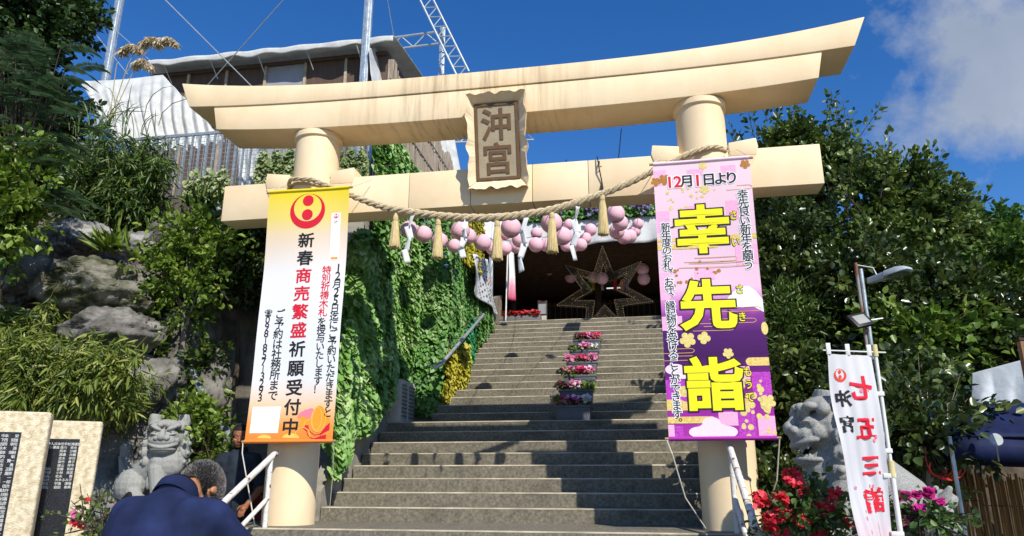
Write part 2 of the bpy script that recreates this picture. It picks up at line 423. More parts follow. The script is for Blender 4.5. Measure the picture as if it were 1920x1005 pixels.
beam((4.352, 4.468), (4.696, 4.788), 3.42, 3.49, 7.13, 7.67).build('under_beam', CREAMS, tor, bevel=.008)
for X in (-3.632, 0.808):
    MB().lathe([(.268, 0.0), (.266, 1.2), (.262, 3.0), (.258, 4.3), (.258, 4.36)], (X, TY, 0), 48).build('pillar', CREAM, tor, smooth=True)
    MB().lathe([(.27, 4.30), (.283, 4.31), (.283, 4.37), (.27, 4.38)], (X, TY, 0), 48).build('collar', CREAM, tor, smooth=True)
    for s in (-1, 1):
        poly = [(X + s * .255, 3.70), (X + s * .255, 3.855), (X + s * .535, 3.89), (X + s * .55, 3.79), (X + s * .525, 3.70)]
        MB().prism(poly, 7.235, 7.57).build('wedge', CREAM, tor, bevel=.006)
        poly = [(X + s * .255, 3.345), (X + s * .255, 3.697), (X + s * .525, 3.697), (X + s * .37, 3.345)]
        MB().prism(poly, 7.236, 7.2475).build('wedge', CREAM, tor)
nk = MB()
joints = [-4.705, -2.43, -1.72, -1.03, -.42, 1.97]
for a, b in zip(joints[:-1], joints[1:]): nk.b2((a + .003, 7.25, 3.335), (b - .003, 7.55, 3.775))
nk.build('tie_beam', CREAM, tor, bevel=.006)
MB().b2((-4.69, 7.262, 3.348), (1.955, 7.54, 3.763)).build('tie_beam_core', mat('joint_grey', rgb('#5d5142')), tor)
# name plaque, tilted forward at the top
PLM = Matrix.Translation((-1.385, 7.075, 4.0)) @ Matrix.Rotation(R(13), 4, 'X')
pw, ph = .335, .535
def loops():
    rim = []; inn = []; n = 26
    def side(a, b, ia, ib, k):
        for i in range(n):
            t = i / n; e = math.sin(math.pi * t) ** .35
            w_ = .022 * e * (math.sin(t * 21 + k * 2) * .6 + math.sin(t * 37 + k) * .4)
            p = Vector(a).lerp(Vector(b), t); nrm = Vector((0, 0)) - (Vector(a) + Vector(b)) / 2; nrm.normalize()
            rim.append(p + nrm * (w_ + .012)); inn.append(Vector(ia).lerp(Vector(ib), t))
    q = [(-pw, -ph), (pw, -ph), (pw, ph), (-pw, ph)]; iq = [(-.245, -.425), (.235, -.425), (.235, .425), (-.245, .425)]
    for k in range(4): side(q[k], q[(k + 1) % 4], iq[k], iq[(k + 1) % 4], k)
    return rim, inn
rim, inn = loops(); n = len(rim)
fr = MB(); 
vs = [PLM @ Vector((p.x, -.075, p.y)) for p in rim] + [PLM @ Vector((p.x, .015, p.y)) for p in inn] + [PLM @ Vector((p.x * .97, .06, p.y * .97)) for p in rim] + [PLM @ Vector((p.x * .985, -.068, p.y * .985)) for p in rim]
fs = []
for i in range(n):
    j = (i + 1) % n
    fs += [(i, j, 3 * n + j, 3 * n + i), (3 * n + i, 3 * n + j, n + j, n + i), (j, i, 2 * n + i, 2 * n + j)]
fs.append(tuple(range(2 * n, 3 * n)))
fr.add(vs, fs)
plq = fr.build('plaque', CREAM, tor)
def plbox(mb, x0, x1, z0, z1, y0, y1):
    return mb.add([PLM @ Vector(p) for p in ((x0, y0, z0), (x1, y0, z0), (x1, y1, z0), (x0, y1, z0), (x0, y0, z1), (x1, y0, z1), (x1, y1, z1), (x0, y1, z1))],
                  [(0, 3, 2, 1), (4, 5, 6, 7), (0, 1, 5, 4), (1, 2, 6, 5), (2, 3, 7, 6), (3, 0, 4, 7)])
plbox(MB(), -.215, .205, -.395, .395, .004, .03).build('plaque_panel', mat('plaque_face', rgb('#a99a7e'), .7, .08, 6, .2), plq)
bm_ = MB(); BR = mat('plaque_brown', rgb('#6d5238'), .7, .12, 12)
for a in ((-.247, -.216, -.427, .427), (.206, .237, -.427, .427), (-.2155, .2055, -.427, -.396), (-.2155, .2055, .396, .427)): plbox(bm_, *a, -.006, .02)
bm_.build('plaque_moulding', BR, plq)

# ------------------------------------------------------------------ lettering
_gc = {}
def glyph(ch, bold=0.0, shear=0.0, res=3):
    key = (ch, bold, shear)
    if key in _gc: return _gc[key]
    cu = bpy.data.curves.new('glyph', 'FONT'); cu.body = ch; cu.resolution_u = res; cu.bevel_depth = bold; cu.bevel_resolution = 0; cu.fill_mode = 'FRONT' if bold else 'BOTH'
    ob = bpy.data.objects.new('glyph', cu); COL.objects.link(ob)
    dg = bpy.context.evaluated_depsgraph_get(); dg.update()
    me = bpy.data.meshes.new_from_object(ob.evaluated_get(dg), depsgraph=dg)
    kz = .0006 / bold if bold else 0.0; vs = [(v.co.x, v.co.y, v.co.z * kz) for v in me.vertices]; fs = [tuple(p.vertices) for p in me.polygons]
    bpy.data.objects.remove(ob); bpy.data.curves.remove(cu); bpy.data.meshes.remove(me)
    _gc[key] = (vs, fs); return vs, fs
SMALL = 'っゃゅょ'
def gly_add(mb, ch, cx, cz, w, h, fn, bold=0.0, mirror=False, wob=0.0):
    """one upright character in the box w x h round (cx, cz); fn places (x, z) on the surface"""
    vs, fs = glyph(ch, bold)
    if not vs: return
    cjk = ord(ch) > 0x2E7F or ch in '、。'
    if cjk or ch == '☎': ox, oy = .5, .38; k = 1.0
    else:
        xs = [v[0] for v in vs]; ox, oy = (min(xs) + max(xs)) / 2, .365; k = 1.22
    if ch in '、。': ox, oy = .25 - .32, .1 - .3
    if ch == '☎': ox = .63; k = .8
    out = []
    for x, y, zz in vs:
        a, b = (x - ox) * k, (y - oy) * k
        if ch in 'ー-（）－': a, b = -b, a
        if ch in '-－': a *= 1.0
        if mirror: a = -a
        q = fn(cx + a * w, cz + b * h); out.append((q[0], q[1] - zz, q[2]))
    mb.add(out, fs)
def column(mb, text, cx, z0, z1, w, fn, bold=0.0, h=None, mirror=False):
    """vertical line of writing whose first and last characters are centred at z0, z1"""
    n = len(text)
    for i, ch in enumerate(text):
        if ch == ' ': continue
        cz = z0 + (z1 - z0) * (i / max(1, n - 1))
        gly_add(mb, ch, cx, cz, w, h or w, fn, bold, mirror)
def plain(name, col, rough=.75, trans=0.0): return mat(name, col, rough, 0.03, 20, trans=trans)
lt = MB()
P2 = lambda x, z: PLM @ Vector((x, -.004, z))
gly_add(lt, '沖', -.005, .19, .35, .37, P2, .02); gly_add(lt, '宮', -.005, -.19, .35, .37, P2, .018)
me = lt.mesh('lettering'); me = solid(me, .012, 1.0); link('plaque_lettering', me, BR, plq)
# ------------------------------------------------------------------ the two hanging banners
def disc(fn, cx, cz, rx, rz=None, n=28, a0=0, a1=2 * math.pi):
    rz = rz or rx
    return [fn(cx + rx * math.cos(a0 + (a1 - a0) * i / n), cz + rz * math.sin(a0 + (a1 - a0) * i / n)) for i in range(n)]
def poly(mb, pts): mb.add(pts, [tuple(range(len(pts)))])
def crescent(mb, fn, cx, cz, r, ri, dz, mirror=False, n=48):
    """thick below, closing to a hair at the top"""
    o_ = [(cx + r * math.cos(2 * math.pi * i / n), cz + r * math.sin(2 * math.pi * i / n)) for i in range(n)]
    i_ = [(cx + ri * math.cos(2 * math.pi * i / n), cz + dz + ri * math.sin(2 * math.pi * i / n)) for i in range(n)]
    mb.add([fn(*p) for p in o_] + [fn(*p) for p in i_], [(i, (i + 1) % n, n + (i + 1) % n, n + i) for i in range(n)])
def emblem(mb, fn, cx, cz, r):
    crescent(mb, fn, cx, cz, r, r * .79, r * .20)
    poly(mb, disc(fn, cx, cz + r * .60, r * .31)); poly(mb, disc(fn, cx, cz - r * .21, r * .31))
def pill(fn, x0, x1, z, h, round_l=True, round_r=True, n=8):
    p = []
    r = h / 2
    if round_r: p += [fn(x1 - r + r * math.cos(-math.pi / 2 + math.pi * i / n), z + r * math.sin(-math.pi / 2 + math.pi * i / n)) for i in range(n + 1)]
    else: p += [fn(x1, z - r), fn(x1, z + r)]
    if round_l: p += [fn(x0 + r + r * math.cos(math.pi / 2 + math.pi * i / n), z + r * math.sin(math.pi / 2 + math.pi * i / n)) for i in range(n + 1)]
    else: p += [fn(x0, z + r), fn(x0, z - r)]
    return p
def rect(fn, x0, x1, z0, z1, n=6):
    b = [fn(x0 + (x1 - x0) * i / n, z0) for i in range(n + 1)]; t = [fn(x1 - (x1 - x0) * i / n, z1) for i in range(n + 1)]
    return b + t
def flower(mb, fn, cx, cz, r, petals=5, rot=0.3):
    p = []
    n = petals * 10
    for i in range(n):
        a = 2 * math.pi * i / n; k = .62 + .38 * abs(math.sin(petals * a / 2)) ** .6
        p.append(fn(cx + r * k * math.cos(a + rot), cz + r * k * math.sin(a + rot)))
    poly(mb, p)
def strokes(mb, fn, pts, w):
    """a printed line w wide along pts"""
    L_ = []; R_ = []
    for i, p in enumerate(pts):
        a = pts[max(0, i - 1)]; b = pts[min(len(pts) - 1, i + 1)]
        d = Vector((b[0] - a[0], b[1] - a[1])); d = d.normalized() if d.length else Vector((1, 0)); nn = Vector((-d.y, d.x)) * w / 2
        L_.append(fn(p[0] + nn.x, p[1] + nn.y)); R_.append(fn(p[0] - nn.x, p[1] - nn.y))
    k = len(pts); mb.add(L_ + R_, [(i, i + 1, k + i + 1, k + i) for i in range(k - 1)])
def ramp_cloth(name, stops, axis='Z', lo=0.0, hi=1.0, noise_amt=.05, nscale=3.0, rough=.8, trans=.15):
    """cloth printed with bands that run into each other along one axis of the object"""
    m = bpy.data.materials.new(name); m.use_nodes = True; t = m.node_tree; p = t.nodes['Principled BSDF']; p.inputs['Roughness'].default_value = rough
    p.inputs['Specular IOR Level'].default_value = .25
    co = N(t, 'ShaderNodeTexCoord'); sp = N(t, 'ShaderNodeSeparateXYZ'); t.links.new(co.outputs['Object'], sp.inputs[0])
    nz = N(t, 'ShaderNodeTexNoise'); nz.inputs['Scale'].default_value = nscale; nz.inputs['Detail'].default_value = 3; t.links.new(co.outputs['Object'], nz.inputs['Vector'])
    f = fmath(t, 'DIVIDE', fmath(t, 'SUBTRACT', sp.outputs[axis], lo), hi - lo)
    f = fmath(t, 'ADD', f, fmath(t, 'MULTIPLY_ADD', nz.outputs['Fac'], noise_amt * 2, -noise_amt), clamp=True)
    rp = N(t, 'ShaderNodeValToRGB'); e = rp.color_ramp.elements
    e[0].position, e[0].color = stops[0][0], (*stops[0][1], 1); e[1].position, e[1].color = stops[-1][0], (*stops[-1][1], 1)
    for q, c_ in stops[1:-1]: k = e.new(q); k.color = (*c_, 1)
    t.links.new(f, rp.inputs[0]); t.links.new(rp.outputs[0], p.inputs['Base Color'])
    tr = N(t, 'ShaderNodeBsdfTranslucent'); t.links.new(rp.outputs[0], tr.inputs[0])
    ms = N(t, 'ShaderNodeMixShader'); ms.inputs[0].default_value = trans
    t.links.new(p.outputs[0], ms.inputs[1]); t.links.new(tr.outputs[0], ms.inputs[2]); t.links.new(ms.outputs[0], t.nodes['Material Output'].inputs[0])
    return m
BLACK = plain('print_black', (.012, .011, .014)); RED = plain('print_red', rgb('#d3142f')); WHITE = plain('print_white', (.82, .82, .82))
YEL = plain('print_yellow', (.86, .78, .01)); INK = plain('print_dark_grey', rgb('#2c2a33')); GOLD = mat('print_gold', rgb('#d0a93e'), .6, .3, 60, col2=rgb('#e8d28a'))
PINK = mat('print_pink', rgb('#ef9fc4'), .8, .12, 80, col2=rgb('#f5b9d5')); MAG = mat('print_magenta', rgb('#9c1fa0'), .8, .12, 60, col2=rgb('#c44fc0'))
PALE = mat('print_pale_pink', rgb('#f6d6e4'), .8, .05, 40); ORNG = plain('print_orange', rgb('#f09a2c')); LORNG = plain('print_light_orange', rgb('#f6c25a')); ROSE = plain('print_rose', rgb('#ea7f92'))
BROWNG = mat('print_brown_gold', rgb('#a8702c'), .7, .2, 60)
WOOD = mat('rod_wood', rgb('#a58a62'), .6, .2, 14); CORD = mat('white_cord', rgb('#c9c2b2'), .8)
BW, BH = .935, 2.72
def banner(name, label, X, Yb, Zb, clothmat, seed, layer):
    """root at the middle of the bottom rod; layer(k) gives the surface k print layers above the cloth"""
    root = thing(name, label, 'banner', (X, Yb, Zb))
    def wave(x, z):
        v = z / BH
        return .013 * math.sin(3.2 * v * math.pi + seed) * math.sin(math.pi * v) + .007 * math.sin(5 * x + seed * 2 + 6 * v) + .03 * math.sin(math.pi * v)
    def surf(k): return lambda x, z: (x, wave(x, z) - .0014 * k, z)
    s0 = surf(0)
    me = MB().grid(lambda u, v: s0((u - .5) * BW, v * BH), 26, 60).mesh('cloth', True)
    link('cloth', me, clothmat, root, local=True)
    for z in (0.012, BH - .012):
        MB().tube([(-BW / 2 - .035, 0.006, z), (BW / 2 + .035, .006, z)], .013, 10).build('rod', WOOD, root, smooth=True, local=True)
        hem = MB().grid(lambda u, v: (s0((u - .5) * BW, 0)[0], wave((u - .5) * BW, z) - .017 * math.sin(math.pi * v) - .001, z - .02 + .04 * v), 20, 6).mesh('hem', True)
        link('hem', hem, clothmat, root, local=True)
    layer(root, surf)
    return root
def put(root, mb, name, m):
    if mb.v: return link(name, mb.mesh(name), m, root, local=True)
U = lambda u: (u - .5) * BW
V = lambda v: (1 - v) * BH
def shop_banner(root, sf):
    a, b, c3 = sf(1), sf(2), sf(3)
    # print: pale sun discs, a cloud, a mallet with red tassels along the bottom
    m = MB(); poly(m, disc(a, U(.22), V(.985), .075, .038, 24, 0, math.pi)); poly(m, disc(a, U(.52), V(.985), .09, .05, 24, 0, math.pi)); put(root, m, 'printed_discs', LORNG)
    m = MB()
    for i in range(10): poly(m, disc(a, U(.62) + .30 * (i % 5) / 5 + .03 * (i // 5), V(.905) - .045 * (i // 5) - .012 * (i % 3), .045, .035, 14))
    poly(m, disc(b, U(.82), V(.915), .075, .125, 30)); put(root, m, 'printed_mallet', ORNG)
    m = MB()
    for rx, rz, dx in ((.078, .128, 0), (.052, .112, -.016)):
        strokes(m, c3, [(U(.82) + dx + rx * math.cos(t * .21), V(.915) + rz * math.sin(t * .21)) for t in range(31)], .006)
    strokes(m, c3, [(U(.60), V(.985)), (U(.57), V(.965)), (U(.60), V(.95)), (U(.66), V(.945)), (U(.72), V(.957)), (U(.74), V(.98))], .008)
    strokes(m, c3, [(U(.66), V(.945)), (U(.67), V(.925)), (U(.72), V(.915))], .007)
    put(root, m, 'printed_outlines', LORNG)
    m = MB()
    for dx, dz, r_ in ((0, 0, .04), (.045, .015, .035), (-.04, -.012, .032), (.02, -.03, .036), (.07, -.015, .03), (-.075, -.035, .018)): poly(m, disc(b, U(.675) + dx, V(.892) + dz, r_, r_ * .8, 18))
    put(root, m, 'printed_cloud', ROSE)
    m = MB()
    for i in range(5): strokes(m, c3, [(U(.855), V(.972)), (U(.90) + .004 * i, V(.962) + .012 * i), (U(.955), V(.953) + .014 * i)], .013)
    for i in range(4): strokes(m, c3, [(U(.80), V(.987)), (U(.86), V(.988) + .008 * i), (U(.925), V(.99) + .014 * i)], .012)
    strokes(m, b, [(U(.70), V(.948)), (U(.74), V(.962)), (U(.79), V(.974)), (U(.86), V(.970))], .008)
    strokes(m, b, [(U(.69), V(.95)), (U(.71), V(.972)), (U(.76), V(.986)), (U(.82), V(.987))], .008)
    flower(m, c3, U(.69), V(.947), .03)
    put(root, m, 'printed_tassels', RED)
    m = MB(); poly(m, rect(a, U(.045), U(.37), V(.965), V(.868))); poly(m, rect(a, U(.795), U(.91), V(.305), V(.108))); put(root, m, 'printed_white_panel', WHITE)
    m = MB(); emblem(m, b, U(.498), V(.094), .2); emblem(m, b, U(.853), V(.122), .028); put(root, m, 'emblem', RED)
    m = MB(); poly(m, rect(b, U(.815), U(.895), V(.30), V(.282))); put(root, m, 'printed_tag_foot', ORNG)
    ink = MB(); red = MB()
    main = '新春商売繁盛祈願受付中'
    zs = [V(.216 + (.943 - .216) * i / 10) for i in range(11)]
    for i, ch in enumerate(main): gly_add(red if 2 <= i <= 5 else ink, ch, U(.505), zs[i], .188, .172, b, .022)
    column(ink, '12月25日迄にご予約いただきますと', U(.917), V(.335), V(.893), .102, b, .014, h=.104)
    column(red, '特別祈祷木札', U(.78), V(.343), V(.513), .104, b, .014, h=.1)
    column(ink, 'を授与いたします！', U(.777), V(.550), V(.806), .102, b, .014, h=.1)
    column(ink, 'ご予約は社務所まで', U(.262), V(.513), V(.826), .116, b, .014, h=.114)
    column(ink, '☎098ー857ー3293', U(.117), V(.506), V(.833), .09, b, .012, h=.09)
    column(ink, '沖宮商売繁盛御守護', U(.853), V(.148), V(.278), .05, b, .004, h=.043)
    put(root, ink, 'lettering', BLACK); put(root, red, 'lettering', RED)
    cords = MB(); cords.tube([(BW / 2 + .02, 0, BH - .01), (BW / 2 + .14, .28, BH + .18)], .004, 5).tube([(-BW / 2 - .02, 0, BH - .01), (-BW / 2 + .08, .34, BH + .25)], .004, 5)
    cords.tube([(-BW / 2 - .02, 0, .0), (-BW / 2 - .005, -.02, -.1), (-BW / 2 + .22, -.05, -.78)], .006, 6)
    cords.tube([(BW / 2 + .02, 0, .01), (BW / 2 - .06, .2, -.35), (BW / 2 - .12, .32, -.66)], .0035, 5)
    cords.build('tie_cord', CORD, root, local=True)
shopcloth = ramp_cloth('shop_banner_cloth', [(0, rgb('#ef8a3a')), (.06, rgb('#f3a04a')), (.13, rgb('#f6cfa4')), (.24, rgb('#eef0f2')), (.62, rgb('#f0f2f4')), (.80, rgb('#f2dcc0')), (.88, rgb('#f2dc7a')), (1, rgb('#ecd51f'))], 'Z', 0, BH, .03, 2.2)
banner('hanging_banner', 'white yellow and orange banner with a red round emblem hanging on the left pillar', -3.465, 6.92, .80, shopcloth, .4, shop_banner)

def visit_banner(root, sf):
    a, b, c3, d4 = sf(1), sf(2), sf(3), sf(4)
    m = MB()
    for u0, u1, v0, v1 in ((.0, .13, .03, .09), (.0, .14, .19, .27), (.3, .5, .175, .2), (.72, .92, .165, .235), (.78, 1, .33, .40), (.36, .56, .41, .45), (.0, .1, .42, .52), (.0, .2, .58, .63), (.35, .52, .035, .06), (.7, .85, .03, .09)):
        poly(m, rect(a, U(u0), U(u1), V(v1), V(v0)))
    put(root, m, 'printed_pink_patches', PINK)
    m = MB()
    poly(m, rect(a, U(.0), U(.34), V(.9), V(.80))); poly(m, rect(a, U(.28), U(.48), V(.965), V(.925))); poly(m, rect(a, U(.66), U(.82), V(.99), V(.90))); poly(m, rect(a, U(.82), U(1), V(.86), V(.78)))
    poly(m, rect(a, U(.06), U(.14), V(.995), V(.955))); put(root, m, 'printed_magenta_patches', MAG)
    m = MB(); poly(m, rect(a, U(.482), U(.66), V(.955), V(.91))); poly(m, rect(a, U(.84), U(1), V(1), V(.925))); poly(m, rect(a, U(0), U(.058), V(.995), V(.95))); poly(m, rect(a, U(.58), U(.81), V(.82), V(.76))); put(root, m, 'printed_pink_patches', PINK)
    m = MB()
    poly(m, [a(U(.60), V(.545)), a(U(.72), V(.50)), a(U(.80), V(.482)), a(U(.88), V(.480)), a(U(.94), V(.498)), a(U(1), V(.53)), a(U(1), V(.575)), a(U(.9), V(.553)), a(U(.8), V(.558)), a(U(.7), V(.553))])
    put(root, m, 'printed_mountain', WHITE)
    m = MB()
    for u0, u1, v, h in ((.0, .62, .325, .055), (.0, .26, .30, .03), (.72, 1, .30, .05)): poly(m, pill(b, U(u0), U(u1), V(v), h, u0 > 0, u1 < 1))
    poly(m, pill(b, U(.78), U(1), V(.745), .075, True, False)); poly(m, pill(b, U(0), U(.80), V(.885), .10, False, True)); poly(m, pill(b, U(0), U(.45), V(.935), .06, False, True))
    put(root, m, 'printed_gold_clouds', GOLD)
    m = MB()
    poly(m, disc(c3, U(.42), V(.968), .13, .07)); poly(m, disc(c3, U(.30), V(.975), .10, .05)); poly(m, disc(c3, U(.53), V(.975), .11, .055)); poly(m, disc(c3, U(.41), V(.945), .08, .05))
    poly(m, disc(b, U(.10), V(.765), .09, .05)); poly(m, disc(b, U(.17), V(.785), .07, .035))
    put(root, m, 'printed_white_blossom', PALE)
    m = MB(); flower(m, c3, U(.24), V(.665), .075, 5, .2); flower(m, c3, U(.40), V(.66), .06, 4, .6); flower(m, c3, U(.62), V(.715), .05); flower(m, c3, U(.95), V(.88), .07)
    for i in range(34):
        u_ = .70 + .29 * rng.random(); v_ = .80 + .19 * rng.random(); poly(m, disc(b, U(u_), V(v_), .012 + .02 * rng.random(), None, 14))
    for i in range(26):
        u_ = .12 + .5 * rng.random(); v_ = .10 + .14 * rng.random(); poly(m, disc(b, U(u_), V(v_), .006 + .012 * rng.random(), None, 10))
    poly(m, disc(b, U(.99), V(.632), .03, .06)); poly(m, disc(b, U(.17), V(.84), .06, .05)); flower(m, b, U(.52), V(.115), .05); flower(m, b, U(.52), V(.025), .04)
    put(root, m, 'printed_gold_flowers', mat('print_pale_gold', rgb('#dcc878'), .7, .15, 50))
    m = MB(); flower(m, b, U(.02), V(.075), .05); flower(m, b, U(.11), V(.068), .06); flower(m, b, U(.95), V(.03), .05)
    for i in range(18): poly(m, disc(b, U(.12 + .6 * rng.random()), V(.37 + .1 * rng.random()), .008 + .012 * rng.random(), None, 12))
    put(root, m, 'printed_brown_flowers', BROWNG)
    m = MB()
    for u0, u1, v in ((.20, .95, .405), (.26, .80, .385), (.36, .92, .61), (.30, .7, .635), (.5, .98, .57), (.0, .3, .71), (.0, .3, .735), (.74, 1, .125)):
        strokes(m, b, [(U(u0), V(v)), (U(u1) - .03, V(v)), (U(u1) - .012, V(v) + .006), (U(u1), V(v) + .02), (U(u1) - .012, V(v) + .034), (U(u1) - .03, V(v) + .04), (U(u0) + .1, V(v) + .04)], .006)
    put(root, m, 'printed_line_clouds', mat('print_tan_line', rgb('#c99a6a'), .7))
    blk = MB(); wht = MB(); ink = MB(); red = MB(); yel = MB()
    for ch, v, h in (('幸', .263, .49), ('先', .540, .49), ('詣', .815, .49)):
        gly_add(blk, ch, U(.465), V(v), .53, .50, c3, .062); gly_add(yel, ch, U(.465), V(v), .53, .50, d4, .034)
    for ch, v in (('さ', .22), ('い', .318), ('さ', .491), ('き', .589), ('も', .778), ('う', .82), ('で', .862)):
        gly_add(blk, ch, U(.788), V(v), .083, .1, c3, .06); gly_add(yel, ch, U(.788), V(v), .083, .1, d4, .012)
    head = '12月1日より'; us = [.165, .25, .345, .455, .57, .69, .80]
    for ch, u_ in zip(head, us):
        gly_add(wht, ch, U(u_), V(.078), .14, .135, c3, .08); gly_add(red if ch in '12' else ink, ch, U(u_), V(.078), .14, .135, d4, .026)
    for txt, u_, v0, v1, w_ in (('幸先良い新年を願う', .898, .145, .402, .106), ('新年度のお札、お守、縁起物を受けることができます。', .094, .25, .945, .096)):
        column(wht, txt, U(u_), V(v0), V(v1), w_, c3, .085); column(ink, txt, U(u_), V(v0), V(v1), w_, d4, .014)
    put(root, wht, 'lettering_outline', WHITE); put(root, blk, 'lettering_outline', BLACK)
    put(root, ink, 'lettering', BLACK); put(root, red, 'lettering', RED); put(root, yel, 'lettering', YEL)
    cords = MB(); cords.tube([(BW / 2 + .02, 0, BH - .01), (BW / 2 - .06, .3, BH + .22)], .004, 5).tube([(-BW / 2 - .02, 0, BH - .01), (-BW / 2 + .1, .34, BH + .2)], .004, 5)
    cords.tube([(-BW / 2 - .02, 0, 0), (-BW / 2 + .02, .0, -.12), (-BW / 2 + .12, .15, -.5), (-BW / 2 + .3, .35, -.78)], .007, 6)
    cords.tube([(BW / 2 + .02, 0, 0), (BW / 2 - .02, .1, -.35), (BW / 2 - .16, .3, -.75)], .006, 6)
    cords.build('tie_cord', CORD, root, local=True)
visitcloth = ramp_cloth('visit_banner_cloth', [(0, rgb('#b03aa8')), (.10, rgb('#a02aa0')), (.20, rgb('#7a2386')), (.28, rgb('#47195a')), (.36, rgb('#53206a')), (.42, rgb('#8a3d94')), (.465, rgb('#d77ccb')), (.52, rgb('#efc8dc')), (1, rgb('#f3d5e0'))], 'Z', 0, BH, .02, 3.0)
banner('hanging_banner', 'pink and purple banner with three huge yellow characters hanging on the right pillar', .722, 6.85, .79, visitcloth, 1.7, visit_banner)
# ------------------------------------------------------------------ green things
IVY = leafmat('ivy_leaf', (.05, .15, .02), (.20, .40, .08), (.52, .66, .30), .45, .25)
IVYD = leafmat('ivy_leaf_deep', (.035, .12, .018), (.12, .29, .055), (.34, .50, .19), .45, .25)
IVYY = leafmat('ivy_leaf_yellow', (.24, .24, .015), (.50, .45, .03), (.70, .63, .13), .5, .3)
IVYG = leafmat('ivy_leaf_emerald', (.01, .12, .03), (.03, .26, .08), (.10, .42, .16), .45, .25)
IVYW = leafmat('ivy_leaf_variegated', (.05, .10, .02), (.26, .34, .12), (.62, .64, .42), .5, .25)
VINE = mat('vine_stem', rgb('#4c4632'), .8)
def ivy(name, label, spots, lm, size=.085, group=None, stem=None, cat='ivy'):
    """spots: list of (n x 3 positions, outward normal)"""
    P = []; D = []; U = []; v = []
    for p, nrm in spots:
        p = np.asarray(p, float); k = len(p); nr = np.tile(np.array(nrm, float), (k, 1))
        d = np.tile(np.array([0, 0, -1.0]), (k, 1)) * .9 + nr * .45 + unit(k) * .55
        u = nr + np.array([0, 0, .75]) + unit(k) * .5
        clump = np.array([noise.noise(Vector(q * 2.6)) for q in p])
        P.append(p); D.append(d); U.append(u); v.append(.56 + .40 * clump + .55 * (rng.random(k) - .5))
    P = np.concatenate(P); D = np.concatenate(D); U = np.concatenate(U); v = np.concatenate(v)
    me = leaf_mesh(name, P, D, U, size * (.6 + .7 * rng.random(len(P))), 'heart', v)
    base = P.mean(0)
    root = thing(name, label, cat, (base[0], base[1], P[:, 2].min()), group)
    link('leaves', me, lm, root)
    sm = MB()
    idx = rng.integers(0, len(P), min(60, max(6, len(P) // 60)))
    for i in idx:
        q = Vector(P[i]); sm.tube([q + Vector((-.04, 0, .25)), q + Vector((-.03, .03, 0)), q + Vector((-.01, -.02, -.3))], .004, 4)
    sm.build('stems', VINE, root)
    return root
def wallspots(n, y0, y1, zlo, zhi, X, bulge=.22, keep=None):
    y = rng.random(n) * (y1 - y0) + y0; lo = np.array([zlo(t) for t in y]); hi = np.array([zhi(t) for t in y])
    z = lo + rng.random(n) * (hi - lo)
    b = np.array([bulge * (.55 + .9 * noise.noise(Vector((a * 1.5, q * .55, X * 3))) + .35 * noise.noise(Vector((a * 5, q * 2.2, 7)))) for a, q in zip(y, z)])
    x = X + np.maximum(.02, b) * (.45 + .55 * rng.random(n))
    p = np.stack([x, y, z], 1)
    if keep is not None: p = p[np.array([keep(*q) for q in p])]
    return p
def stepz(y):
    if y < Y1: return 0
    if y < Y2: return RI * min(8, 1 + int((y - Y1) / TR))
    return ZL + R2 * min(NUP, 1 + int((y - Y2) / TR))
edge = lambda y: .30 + .62 * (y - 7.9)
gap = lambda x, y, z: not (10.05 < y < 10.62 and z < 1.95 + .25 * math.sin(y * 23)) and noise.noise(Vector((y * 3.1, z * 1.3, 2))) > -.75
fx = rng.random(9000); fz = rng.random(9000)
f = np.stack([-4.02 + .55 * fx + .04 * np.sin(fz * 9), 8.84 - (.06 + .28 * rng.random(9000)) * (.6 + .5 * np.sin(fz * 8 + 1)) - .25 * fx * (fz < .5), .55 + 3.1 * fz], 1)
f = f[(f[:, 2] < 3.0 + 1.2 * (f[:, 0] + 4.02)) & (f[:, 2] > .75 - .9 * (f[:, 0] + 3.6))]
pp = wallspots(4200, 7.98, 8.95, lambda y: edge(y) + .12, lambda y: edge(y) + 1.1 + 1.6 * (y - 7.95), -3.54, .26)
ivy('artificial_ivy', 'thick bright green ivy draped round the wall corner at the foot of the stairs', [(f, (0.25, -1, 0)), (pp, (.85, -.5, 0))], IVY, .098, 'artificial ivy hung on the stair wall')
m1_ = wallspots(17000, 8.86, 11.0, lambda y: max(edge(y), stepz(y)) + .1, lambda y: 5.42, -3.55, .24, gap)
ivy('artificial_ivy', 'tall middle sheet of green ivy above the louvred cabinets', [(m1_, (1, -.25, 0))], IVY, .092, 'artificial ivy hung on the stair wall')
MC = 3600; kk = rng.random((MC, 3)); mc_ = np.stack([-3.62 + .68 * kk[:, 0], 11.0 - .05 - .22 * kk[:, 1] * (.6 + .5 * np.sin(kk[:, 2] * 11)), ZL + .18 + 4.0 * kk[:, 2]], 1)
m2_ = wallspots(19000, 11.0, 14.5, lambda y: stepz(y) + .12, lambda y: 5.42 if y < 12.9 else 5.42 - (y - 12.9) * .95, -3.05, .16)
ivy('artificial_ivy', 'long dense sheet of green ivy beside the upper stairs behind the steel handrail', [(m2_, (1, -.25, 0)), (mc_, (.3, -1, 0))], IVYD, .074, 'artificial ivy hung on the stair wall')
y1_ = wallspots(1700, 10.75, 11.75, lambda y: stepz(y) + .08, lambda y: stepz(y) + .80 - 0.15 * (y - 10.8), -2.98, .20)
ivy('artificial_ivy', 'yellow ivy patch at the low end of the steel handrail', [(y1_, (1, -.3, 0))], IVYY, .07, 'artificial ivy hung on the stair wall')
y2_ = wallspots(2600, 12.0, 13.3, lambda y: 4.2, lambda y: 5.75, -3.0, .22)
ivy('artificial_ivy', 'yellow ivy patch high on the wall behind the second straw tassel', [(y2_, (1, -.3, 0))], IVYY, .075, 'artificial ivy hung on the stair wall')
